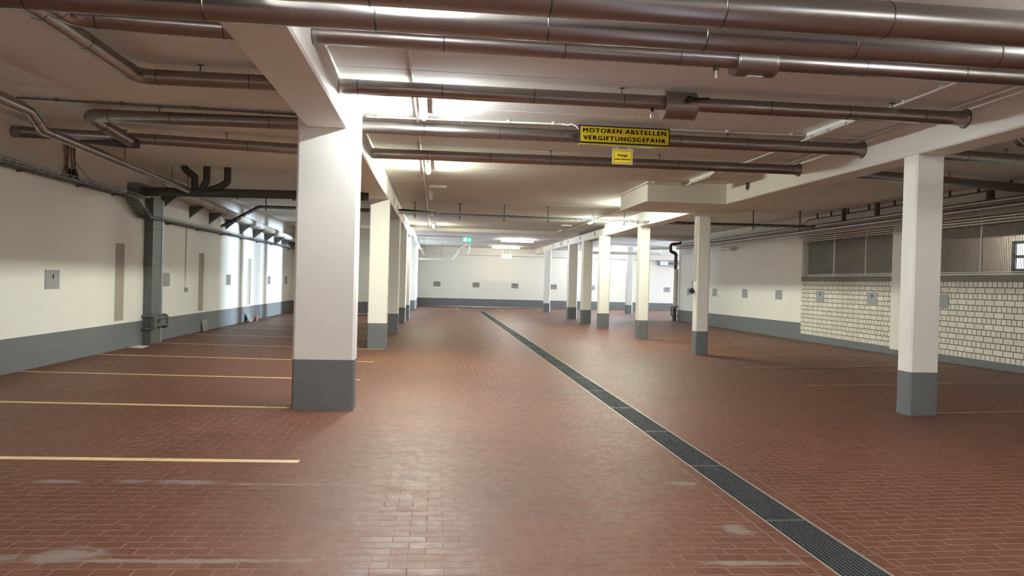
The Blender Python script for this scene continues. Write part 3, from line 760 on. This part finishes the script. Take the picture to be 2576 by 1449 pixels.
for x, y_, z in ((-4.6,19.8,3.39),(-2.9,19.8,3.39),(-.62,19.85,3.34),(.62,19.85,3.34),(1.86,19.85,3.33),(3.1,19.85,3.33),(4.4,19.85,3.33),(5.3,19.85,3.33),(7.3,19.3,3.29),(8.7,18.9,3.26),(9.9,18.6,3.25)):
    b = MB(); b.box(x-.012,x+.012,y_+.105,y_+.12,z-.05,ZC); b.box(x-.05,x+.05,y_+.08,y_+.15,ZC-.008,ZC); b.box(x-.012,x+.012,y_-.1,y_+.12,z,z+.012)
    b.build('hanger', M['dark'], t, smooth=False)
# cables dropping from the wall hole onto the tray
t = thing('hanging_cables', 'bundle of brown cables hanging down the left wall above the cable tray', 'cables', (-5.95,12.35,3.1))
for q in range(6):
    y0 = 12.15+.07*q; pts = [Vector((-5.955,y0,3.66)),Vector((-5.945,y0+.03*math.sin(q*2.1),3.5)),Vector((-5.94,y0+.06*math.cos(q*1.7),3.32)),Vector((-5.93,y0+.05*(q-2),3.08))]
    MB().tube(pts, .011, 8).build('cable', M['cable'], t)
MB().tube([(-5.945,12.5,3.4),(-5.94,13.1,3.11)], .005, 6).build('cable', M['cable'], t)
for y0, y1 in ((12.28,12.26),(12.42,12.33),(12.42,12.52)): MB().tube([(-5.93,y0,3.24),(-5.92,y1,3.09)], .026, 10).build('cable_end', M['black'], t)

# wall duct with bent steel guards
t = thing('wall_duct', 'tall dark grey cable duct down the left wall with a bent steel guard', 'duct', (-5.85,15.75,fz(-5.85,15.75)))
zb = fz(XL,15.7)
b = MB(); b.box(XL+.001,-5.80,15.42,15.98,zb,3.14); b.build('casing', M['duct'], t, smooth=False)
MB().box(-5.80,-5.792,15.90,15.985,zb,3.1).build('cover_strip', M['zinc'], t, smooth=False); MB().box(XL+.001,-5.80,15.98,15.986,zb,3.1).build('cover_strip', M['zinc'], t, smooth=False)
for z in (.72,1.15,1.75,2.5):
    MB().box(XL+.001,-5.796,15.414,15.99,z,z+.008).build('seam', M['dark'], t, smooth=False)
def guard(y0, y1, za, zb_, x1):
    return bent([(XL+.005,y0,za),(x1,y0,za),(x1,y0,zb_),(XL+.005,y0,zb_)], .06, 5)
for y_ in (15.36,16.04): MB().tube(guard(y_,0,.44,.70,-5.70), .028, 12).build('guard_hoop', M['duct'], t)
for z in (.65,.50): MB().tube([(-5.70,15.36,z),(-5.70,16.04,z)], .028, 12).build('guard_rail', M['duct'], t)
# switch conduit on the left wall
t = thing('switch_conduit', 'thin grey conduit running down the left wall to a small switch box', 'conduit', (-5.95,17.88,1.2))
MB().tube([(-5.955,17.88,2.72),(-5.955,17.88,1.25)], .013, 10).build('conduit', M['conduit'], t)
MB().box(XL+.001,-5.915,17.835,17.925,1.16,1.26).build('switch_box', M['plate'], t, smooth=False)

# ------------------------------------------------------------------ surface conduits on the ceiling
def conduit(label, pts, r=.012, clips=(), mat='conduit', zc=ZC):
    t = thing('cable_conduit', label, 'conduit', pts[0], 'surface conduits on the ceiling')
    MB().tube(pts, r, 10).build('tube', M[mat], t)
    for c_ in clips:
        b = MB(); b.box(c_[0]-.018,c_[0]+.018,c_[1]-.018,c_[1]+.018,c_[2]-r-.003,zc); b.build('clip', M[mat], t, smooth=False)
    return t
conduit('pale conduit along the ceiling beside the left row of lamps', [(-.30,Y0+.2,3.715),(-.29,28.8,3.715)], .014, [(-.3,6.6,3.715),(-.3,7.75,3.715),(-.3,11.2,3.715),(-.3,15.5,3.715)])
conduit('pale conduit crossing the ceiling from the left beam to the yellow sign', [(-.95,9.55,3.715),(1.75,9.42,3.715)], .012, [(-.8,9.54,3.715),(-.5,9.53,3.715),(.3,9.49,3.715),(.9,9.46,3.715),(1.5,9.43,3.715)])
conduit('dark conduit along the ceiling above the left bay pipes', [(-5.2,9.46,3.715),(-1.56,9.66,3.715)], .013, [(-4.75,9.485,3.715),(-4.0,9.53,3.715),(-3.1,9.575,3.715),(-2.3,9.62,3.715)], 'duct')
conduit('pale conduit along the ceiling between the unlit right lamps', [(5.15,Y0+.2,3.715),(5.15,14.0,3.715)], .016, [(5.15,6.9,3.715),(5.15,7.5,3.715),(5.15,10.6,3.715),(5.15,11.8,3.715)])
conduit('pale conduit along the ceiling in the corner of the right beam', [(5.82,Y0+.2,3.715),(5.82,13.9,3.715)], .013, [(5.82,6.6,3.715),(5.82,8.7,3.715),(5.82,10.9,3.715)])
conduit('pale conduit crossing the ceiling right of the yellow sign', [(3.1,9.42,3.715),(5.84,9.36,3.715)], .010, [(3.9,9.40,3.715),(4.8,9.38,3.715)])
conduit('pair of pale conduits around the top of the concrete corbel', [(5.1,14.325,3.69),(4.245,14.325,3.69),(4.245,16.4,3.69)], .014, [(4.4,14.32,3.69),(4.95,14.32,3.69),(4.25,15.2,3.69)])
conduit('conduit along the ceiling beside the far right lamps', [(5.19,16.9,3.715),(5.19,29.0,3.715)], .014, [(5.19,21.0,3.715),(5.19,25.5,3.715)])
conduit('thin conduit on the lowered far ceiling leading to the exit sign', [(-.88,32.6,ZC2-.015),(1.2,32.5,ZC2-.015)], .012, [], 'duct', ZC2)
# conduits and reel on the corbel pillar
t = thing('pillar_conduit', 'pale conduits with a hanging black reel on the left side of the corbel pillar', 'conduit', (5.93,15.97,2.4))
for y_ in (15.93,16.03): MB().tube([(5.936,y_,ZB-.01),(5.936,y_,1.72)], .012, 10).build('tube', M['conduit'], t)
b = MB(); b.tube([(5.93,16.03,1.75),(5.91,16.05,1.66),(5.92,16.0,1.6),(5.90,16.06,1.52)], .007, 8); b.build('cable', M['black'], t)
b = MB(); b.tube([(5.87,16.04,1.50),(5.93,16.04,1.50)], .065, 20); b.tube([(5.84,16.04,1.50),(5.95,16.04,1.50)], .022, 12); b.build('reel', M['black'], t)

# ------------------------------------------------------------------ lamps
def lamp(label, x, y, axis, mat, zc=ZC, L=1.28, refl=False, lit=True, drop=.0):
    t = thing('fluorescent_lamp', label, 'lamp', (x,y,zc), 'fluorescent ceiling lamps')
    z = zc-drop
    def bx(u0,u1,v0,v1,w0,w1):
        return (u0+x,u1+x,v0+y,v1+y,w0+z,w1+z) if axis == 'x' else (v0+x,v1+x,u0+y,u1+y,w0+z,w1+z)
    MB().box(*bx(-L/2,L/2,-(.045 if lit else .06),(.045 if lit else .06),-.055,drop+.002)).build('housing', M['white_pl'], t, smooth=False)
    if lit and axis == 'y':
        for sg in (-1,1): MB().box(*bx(-L/2,L/2,sg*.045-.002,sg*.045+.002,-.080,-.05)).build('light_shield', M['white_pl'], t, smooth=False)  # added lips, shielding the ceiling from the tube's upward light
    pt = (lambda u,w: (x+u,y,z+w)) if axis == 'x' else (lambda u,w: (x,y+u,z+w))
    r = .036 if lit else .019; zc_ = -.055-r*.85
    MB().tube([pt(-L/2+.02,zc_),pt(-L/2+.04,zc_),pt(L/2-.04,zc_),pt(L/2-.02,zc_)], [r*.6,r,r,r*.6], 14).build('tube', mat, t)
    for s_ in (-1,1):
        MB().box(*bx(s_*(L/2)-.022 if s_ > 0 else -L/2, L/2 if s_ > 0 else -L/2+.022, -.022,.022,-.10,-.05)).build('lamp_holder', M['white_pl'], t, smooth=False)
    if refl:
        b = MB()
        p = [pt(-L/2,-.035),pt(L/2,-.035)]
        for dv in (-.05,):
            a0 = Vector(p[0]); a1 = Vector(p[1]); s1 = Vector((0,dv,0)) if axis == 'x' else Vector((dv,0,0)); s2 = s1*2.9; dn = Vector((0,0,-.085))
            q = [a0+s1,a1+s1,a1+s2+dn,a0+s2+dn]; off = Vector((0,0,.004))
            b.add(q+[v+off for v in q], [(0,1,2,3),(7,6,5,4),(0,4,5,1),(1,5,6,2),(2,6,7,3),(3,7,4,0)])
        b.build('reflector', M['white_pl'], t, smooth=False)
        for u in (-.4,0,.4):
            c_ = Vector(pt(u,-.075)); s_ = Vector((-.105,0,0)) if axis == 'y' else Vector((0,-.105,0))
            c_ += s_; MB().tube([c_, c_+Vector((-.012,0,-.012)), c_+Vector((-.012,.03,-.03))], .006, 6).build('hook', M['dark'], t)
    return t
UN = M['white_pl']
lamp('bright white lamp by the broad left pillar, half hidden by the clad pipes', -.20, 8.58, 'y', M['cool'])
lamp('bright lamp next in the left row, seen just below the hindmost clad pipe', -.19, 13.25, 'y', M['neut'])
lamp('unlit lamp of the left row in front of the crossing cable tray', -.19, 17.95, 'y', UN, lit=False)
lamp('unlit small lamp of the left row just behind the crossing cable tray', -.17, 22.7, 'y', UN, lit=False)
lamp('yellowish glowing lamp at the far end of the left row', -.14, 27.6, 'y', M['warm'])
lamp('left row lamp above the camera, out of view ahead', -.20, 3.85, 'y', M['front'])
lamp('left row lamp behind the camera', -.20, -.9, 'y', M['front'])
lamp('left row lamp farthest behind the camera', -.20, -5.4, 'y', M['front'])
for q, y in enumerate((-.5, -5.)):  # added unseen lamps that brighten the two parking bays
    lamp('%s added fill lamp of the left parking bay behind the camera' % ('nearer','farther')[q], -3.6, y, 'x', M['bay'])
    lamp('%s added fill lamp of the right parking bay behind the camera' % ('nearer','farther')[q], 8.5, y, 'x', M['bay'])
lamp('unlit lamp with tilted reflector nearest on the right, left of the beam', 5.07, 8.72, 'y', UN, lit=False, refl=True)
lamp('unlit lamp with tilted reflector next to the concrete corbel', 5.09, 13.32, 'y', UN, lit=False, refl=True)
lamp('lit lamp behind the concrete corbel in the right row', 5.10, 18.3, 'y', M['right'])
lamp('lit lamp on the right beam beyond the crossing cable tray', 5.13, 23.3, 'y', M['right'])
lamp('short pale lamp farthest in the right row, switched off', 5.01, 28.8, 'y', UN, lit=False, refl=True)
lamp('right row lamp above the camera, out of view ahead', 5.08, 3.9, 'y', M['front'])
lamp('right row lamp behind the camera', 5.08, -.9, 'y', M['front'])
lamp('bright crosswise lamp on the far ceiling, nearer of the two', 3.78, 33.6, 'x', M['far'], ZC2, 1.56)
lamp('bright crosswise lamp on the far ceiling, close to the back wall', 3.9, 40.3, 'x', M['farwarm'], ZC2, 1.56)
lamp('bright crosswise lamp in the far right passage between the third and fourth pillars', 10.05, 38.2, 'x', M['far'], ZC2, 1.3, drop=.06)
lamp('farthest crosswise lamp in the right passage, between fourth and fifth pillars', 9.55, 41.6, 'x', M['far'], ZC2, 1.2, drop=.06)
lamp('white unlit lamp hanging beside the red-brown riser pipe', 12.1, 36., 'x', UN, ZC2, 1.2, lit=False, drop=.33)
lamp('added unseen lamp inside the store room behind the wire mesh', 14.0, 16.6, 'y', M['bay'])  # added to brighten the store wall behind the right screen
# small unlit battens mounted crosswise
for label, x, y in (('small white double batten crosswise on the ceiling before the left cable tray', .0, 16.35), ('small white double batten on the ceiling beside the right beam lamps', 4.72, 25.9)):
    t = thing('ceiling_batten', label, 'lamp', (x,y,ZC)); 
    for dy in (-.06,.06): MB().box(x-.2,x+.2,y+dy-.02,y+dy+.02,ZC-.05,ZC).build('strip', M['white_pl'], t, smooth=False)
    MB().box(x-.2,x-.17,y-.06,y+.06,ZC-.03,ZC).build('base', M['duct'], t, smooth=False)

# ------------------------------------------------------------------ signs
t = thing('warning_sign', 'long yellow lightbox sign reading MOTOREN ABSTELLEN VERGIFTUNGSGEFAHR', 'sign', (2.40,9.28,3.55))
SX0, SX1, SZ0, SZ1, SY = 1.815, 3.035, 3.425, 3.675, 9.22
b = MB(); b.box(SX0,SX1,SY,SY+.10,SZ0+.014,SZ1)
b.build('case', M['black'], t, smooth=False)
MB().box(SX0+.016,SX1-.016,SY-.004,SY,SZ0+.036,SZ1-.018).build('face', M['yellow'], t, smooth=False)
b = MB(); b.box(SX0+.006,SX1-.006,SY+.004,SY+.096,SZ0,SZ0+.014); b.build('underside', M['yellow'], t, smooth=False)
cx_ = (SX0+SX1)/2
lettering('MOTOREN ABSTELLEN', .080, t, (cx_-.003,SY-.0055,3.605), (PI/2,0,0), M['letter_k'], bold=.0016, width=1.115, sp=1.22)
lettering('VERGIFTUNGSGEFAHR', .080, t, (cx_-.003,SY-.0055,3.508), (PI/2,0,0), M['letter_k'], bold=.0016, width=1.105, sp=1.22)
for x in (2.05,2.8): MB().tube([(x,SY+.05,ZC),(x,SY+.05,SZ1)], .007, 8).build('hanger_rod', M['zinc'], t)
b = MB(); b.tube([(1.815,SY+.05,3.63),(1.78,SY+.06,3.67),(1.73,SY+.10,3.70),(1.69,SY+.14,3.69),(1.62,SY+.18,3.715)], .007, 8); b.build('cable', M['conduit'], t)
t = thing('paper_notice', 'small yellow notice reading Anlage außer Betrieb under the long sign', 'sign', (2.41,9.22,3.28))
MB().box(2.262,2.545,9.226,9.2275,3.178,3.388).build('film', M['tape'], t, smooth=False)
for x in (2.31,2.47): MB().box(x,x+.03,9.2262,9.2272,3.38,3.432).build('tape_strip', M['tape'], t, smooth=False)
MB().box(2.270,2.535,9.222,9.226,3.190,3.372).build('sheet', M['paper'], t, smooth=False)
b = MB(); x0, x1, z0, z1 = 2.284, 2.521, 3.204, 3.360
e = .005; b.add([(x0,9.2212,z0),(x1,9.2212,z0),(x1,9.2212,z1),(x0,9.2212,z1),(x0+e,9.2212,z0+e),(x1-e,9.2212,z0+e),(x1-e,9.2212,z1-e),(x0+e,9.2212,z1-e)], [(0,1,5,4),(1,2,6,5),(2,3,7,6),(3,0,4,7)])
b.build('border', M['letter_k'], t, smooth=False)
lettering('Anlage', .050, t, (2.402,9.2205,3.300), (PI/2,0,0), M['letter_k'], bold=.0005)
lettering('außer Betrieb!', .036, t, (2.402,9.2205,3.250), (PI/2,0,0), M['letter_k'], bold=.0004, width=.205)
# emergency exit sign
t = thing('exit_sign', 'green lit emergency exit sign with running figure and arrow on the far ceiling', 'sign', (1.36,32.2,3.43))
EX0, EX1, EY, EZ0, EZ1 = 1.18, 1.55, 32.2, 3.345, 3.53
MB().box(EX0,EX1,EY,EY+.06,EZ0,EZ1).build('panel', M['exitgreen'], t, smooth=False)
b = MB(); yy = EY-.004
b.box(EX0+.03,EX0+.155,yy,EY,EZ0+.02,EZ1-.02); b.build('doorway', M['exitwhite'], t, smooth=False)
b = MB(); yy = EY-.008
b.tube([(EX0+.10,yy,EZ1-.045),(EX0+.10,EY-.004,EZ1-.045)], .013, 10)
for p, q in (((.10,.125),(.085,.075)),((.10,.12),(.135,.10)),((.10,.12),(.06,.105)),((.085,.075),(.115,.05)),((.115,.05),(.11,.025)),((.085,.075),(.05,.06)),((.05,.06),(.035,.03))):
    b.bar((EX0+p[0],yy+.001,EZ0+p[1]),(EX0+q[0],yy+.001,EZ0+q[1]), .004, .014, (0,0,1) if abs(p[0]-q[0]) > abs(p[1]-q[1]) else (1,0,0))
b.build('figure', M['exitgreen'], t, smooth=False)
b = MB(); ax_ = EX0+.20
b.box(ax_,ax_+.07,yy,EY,EZ0+.072,EZ0+.112)
b.add([(ax_+.06,yy,EZ0+.03),(ax_+.14,yy,EZ0+.092),(ax_+.06,yy,EZ0+.155),(ax_+.06,EY,EZ0+.03),(ax_+.14,EY,EZ0+.092),(ax_+.06,EY,EZ0+.155)], [(0,1,2),(5,4,3),(0,3,4,1),(1,4,5,2),(2,5,3,0)])
b.build('arrow', M['exitwhite'], t, smooth=False)
MB().box(EX0+.05,EX1-.05,EY+.01,EY+.05,EZ1,ZC2).build('mount', M['white_pl'], t, smooth=False)
# pale lit notice box before the back wall
t = thing('light_box', 'pale yellowish light box hanging in front of the back wall', 'lamp', (3.98,40.8,3.05))
MB().box(3.72,4.28,40.8,40.9,2.94,3.16).build('box', M['cream_pipe'], t, smooth=False)
MB().box(3.76,4.10,40.796,40.8,3.04,3.085).build('stripe', M['white_pl'], t, smooth=False)
for x in (3.8,4.2): MB().tube([(x,40.85,3.16),(x,40.85,ZC2)], .006, 8).build('hanger_rod', M['zinc'], t)

# ------------------------------------------------------------------ far end pipes
pipe_run('white pipe rising from the far left corner to the ceiling under the exit sign', [bent([(-1.03,39.,2.71),(.86,39.,2.735),(1.20,39.,3.25),(1.60,38.6,3.56)], .12, 5)], .052, [((-.2,39.,2.72),XD),((.6,39.,2.733),XD)], mat='cream_pipe', name='drain_pipe', group='plastic pipes at the far end')
MB_ = MB(); MB_.tube([(.30,39.,2.76),(.30,39.,ZC2)], .008, 8); tag(MB_.build('hanger_rod', M['dark']), 'thin vertical rod carrying the far white pipe', 'rod')
MB_ = MB(); MB_.tube([(1.75,38.9,ZC2),(1.75,38.9,3.22),(1.66,38.9,3.08)], .055, 12); tag(MB_.build('drain_pipe', M['cream_pipe']), 'short white down pipe beside the rising far pipe', 'pipe')
t = thing('pull_switch', 'cable with an orange plug hanging from the far left beam', 'cable', (-.66,33.,3.0))
MB().tube([(-.85,33.,3.50),(-.83,33.,3.38),(-.70,33.,3.10)], .014, 8).build('cable', M['black'], t)
MB().box(-.72,-.62,32.97,33.03,2.93,3.05).build('plug', M['brass'], t, smooth=False)
MB().tube([(-.66,33.,2.93),(-.55,33.,2.72)], .03, 8).build('cord_end', M['conduit'], t)
for x in (-.62,-.56): 
    o = MB().tube([(x,33.,ZC2),(x,33.,2.9)], .005, 6).build('hanger_rod', M['dark']); tag(o, 'thin rod hanging from the far ceiling by the orange plug', 'rod', 'rods by the orange plug')

# red-brown riser with guard
t = thing('riser_pipe', 'red-brown riser pipe with bends above a cream vertical section at the right wall end', 'pipe', (10.70,31.05,.06))
MB().tube(bent([(10.86,31.08,3.50),(10.42,31.08,3.46),(10.42,31.08,3.14),(10.66,31.08,3.06),(10.66,31.08,2.36)], .10, 5), .075, 16).build('red_bends', M['rusty'], t)
MB().tube([(10.88,31.08,3.50),(10.84,31.08,3.50)], .14, 18).build('flange', M['black'], t)
for z in (2.45,2.75,2.98):
    b = MB(); ring(b, (10.66,31.08,z), (0,0,1), .075, .05, .012); b.build('coupling', M['rusty'], t)
MB().tube([(10.66,31.08,2.36),(10.66,31.08,.62)], .066, 16).build('cream_section', M['cream_pipe'], t)
MB().tube([(10.77,31.10,2.36),(10.77,31.10,.62)], .04, 12).build('side_pipe', M['cream_pipe'], t)
MB().tube([(10.66,31.08,.62),(10.66,31.08,.06)], .085, 16).build('foot', M['dark'], t)
b = MB(); b.tube(bent([(10.80,30.98,.68),(10.48,30.98,.68),(10.48,30.98,.26),(10.80,30.98,.26)], .05, 4), .025, 10); b.build('impact_guard', M['duct'], t)
MB().tube([(10.42,31.1,3.30),(9.55,33.2,3.33)], .062, 14).build('branch', M['cream_pipe'], t)
pipe_run('pale pipe crossing the far right passage under the ceiling', [[(7.5,36.6,3.22),(13.5,36.6,3.30)]], .07, [((9.0,36.6,3.24),XD),((11.,36.6,3.265),XD)], mat='cream_pipe', name='drain_pipe', group='plastic pipes at the far end')
t = thing('wall_unit', 'grey ventilation unit on the back wall right of the riser pipe', 'vent', (14.4,43.2,3.0))
MB().box(13.75,15.1,43.1,43.5,2.86,3.14).build('casing', M['plate'], t, smooth=False)
MB().box(14.35,15.1,43.09,43.1,2.95,3.02).build('slot', M['dark'], t, smooth=False)
MB().box(13.8,14.3,43.09,43.1,2.88,3.12).build('label_panel', M['letter_w'], t, smooth=False)

# ------------------------------------------------------------------ right wall pipe bundle
def wallpipe(label, x, z, r, y0, y1, mat, rg):
    return pipe_run(label, [[(x,y0,z),(x,y1,z)]], r, [((x,y_,z),YD) for y_ in rg], mat=mat, name='wall_pipe', group='pipes along the right wall')
wallpipe('shiny upper pipe of the bundle along the right wall', 10.47, 3.37, .045, 3., 30.5, 'clad', (13.2,14.2,16.4,18.4,20.4,22.4))
wallpipe('second clad pipe of the bundle along the right wall', 10.52, 3.255, .055, 3., 30.5, 'clad', (13.0,14.6,16.9,18.9,20.9,22.9))
for i, (x, z, r) in enumerate(((10.66,3.16,.02),(10.70,3.10,.018),(10.74,3.05,.016),(10.77,3.00,.014))):
    wallpipe('%s thin line below the clad pipes along the right wall' % ('topmost','second','third','lowest')[i], x, z, r, 3., 20.2, 'conduit', ())
MB_ = MB(); MB_.tube([(10.6,24.9,3.02),(10.6,25.7,3.02)], .07, 16); tag(MB_.build('pipe_stub', M['cream_pipe']), 'short grey pipe end under the right wall pipes beside the corbel pillar', 'pipe')
conduit('black cable run with brackets high along the right wall', [(10.62,3.,3.62),(10.62,19.5,3.60),(10.62,20.0,3.45)], .013, [(10.62,y_,3.61) for y_ in (12.3,13.1,13.9,14.8,15.7,16.7,17.6,18.4,19.1)], 'dark')
for lab, y_, r in (('dark round pipe drop above the right wall pipes, right of the nearest pillar', 12.72, .075), ('dark round pipe drop above the wire mesh, left of the nearest pillar', 16.27, .06), ('smaller dark pipe drop above the wire mesh, farther left', 17.69, .055)):
    b = MB(); b.tube([(10.56,y_,ZC),(10.56,y_,3.41)], r, 18); tag(b.build('pipe_drop', M['drop']), lab, 'pipe')
# right bay cross pipes
pipe_run('dark clad pipe crossing the right bay, nearer one beside the nearest right pillar', [[(6.40,9.58,3.60),(10.8,9.9,3.58)]], .085, [((7.6,9.67,3.59),XD),((8.4,9.73,3.59),XD)], hangers=[(8.3,9.72,3.59)])
pipe_run('dark clad pipe crossing the right bay, farther one towards the brick wall', [[(6.40,11.35,3.59),(10.8,12.1,3.56)]], .082, [((8.6,11.72,3.575),XD),((9.6,11.9,3.57),XD)], hangers=[(9.0,11.8,3.57)])
pipe_run('bent clad pipe at the right picture edge above the right bay pipes', [bent([(7.02,8.05,ZC),(7.02,8.08,3.47),(7.9,8.2,3.42)], .09, 5)], .052, [((7.02,8.07,3.58),(0,0,1))])

# ------------------------------------------------------------------ wire screens
def screen(label, y0, y1, posts, px=.042):
    t = thing('wire_mesh_screen', label, 'screen', (XR+.12,(y0+y1)/2,1.98), 'wire mesh screens above the brick parapets')
    x = XR+.13; z0, z1 = 1.985, ZO
    for y_ in posts: MB().box(x-.015,x+.015,y_-.012,y_+.012,z0,z1).build('post', M['white_pl'], t, smooth=False)
    MB().box(x-.015,x+.015,y0,y1,z0,z0+.025).build('bottom_rail', M['white_pl'], t, smooth=False)
    MB().box(x-.012,x+.012,y0,y1,z0+.05,z0+.065).build('lower_rail', M['white_pl'], t, smooth=False)
    b = MB(); w = .0036
    n = int((y1-y0)/px)
    for i in range(n+1): y_ = y0+(y1-y0)*i/n; b.box(x-w,x+w,y_-w,y_+w,z0,z1)
    m_ = int((z1-z0)/px)
    for i in range(m_+1): z = z0+(z1-z0)*i/m_; b.box(x-w+.003,x+w+.003,y0,y1,z-w,z+w)
    b.build('mesh', M['wire'], t, smooth=False)
screen('wire mesh screen with three bright posts, left of the nearest right pillar', 16.04, 20.28, (20.24,18.8,17.33,16.06))
screen('wire mesh screen right of the nearest right pillar, at the picture edge', 8.62, 15.13, (15.1,13.42,11.6,9.8,8.65))
MB_ = MB(); MB_.bar((XR+.2,19.9,2.98),(XR+.2,18.9,3.0),.1,.10); MB_.bar((XR+.2,18.95,3.02),(XR+.2,18.7,3.06),.12,.14); tag(MB_.build('door_closer', M['dark'], smooth=False), 'dark device at the top behind the left wire mesh screen', 'device')

# ------------------------------------------------------------------ daylight, camera, look
w = bpy.data.worlds.new('World'); S.world = w; w.use_nodes = True
w.node_tree.nodes['Background'].inputs[0].default_value = (.75,.86,1.,1); w.node_tree.nodes['Background'].inputs[1].default_value = .6
def area(name, loc, rot, sx, sy, power, col):
    l = bpy.data.lights.new(name, 'AREA'); l.shape = 'RECTANGLE'; l.size = sx; l.size_y = sy; l.energy = power; l.color = col
    o = bpy.data.objects.new(name, l); C.objects.link(o); o.location = loc; o.rotation_euler = rot; return o
area('exit_daylight', (35.4,46.5,1.75), Vector((.9,.436,0)).to_track_quat('Z','Y').to_euler(), 3.1, 2.9, 12000, (.64,.81,1.))

f = 1800.
def unit(v): return Vector(v).normalized()
VPx, VPy = (1096-1288)/f, (704-724.5)/f
Yc = unit((VPx, VPy, 1)); hn = unit((1,.026,0)); Zc = Yc.cross(hn).normalized()
if Zc.y > 0: Zc = -Zc
Xc = Yc.cross(Zc).normalized()
if Xc.x < 0: Xc = -Xc
# rows of the matrix: camera axes expressed in the room's axes
right = Vector((Xc.x,Yc.x,Zc.x)); down = Vector((Xc.y,Yc.y,Zc.y)); fwd = Vector((Xc.z,Yc.z,Zc.z))
cam = bpy.data.cameras.new('camera'); co = bpy.data.objects.new('camera', cam); C.objects.link(co)
mt = Matrix((right, -down, -fwd)).transposed().to_4x4(); mt.translation = (0,0,1.6); co.matrix_world = mt
cam.sensor_width = 36.; cam.lens = 36*f/2576; cam.clip_start = .05; cam.clip_end = 200
S.camera = co
S.view_settings.view_transform = 'Standard'; S.view_settings.look = 'None'; S.view_settings.gamma = 1; S.view_settings.use_curve_mapping = False
S.view_settings.exposure = 1.93
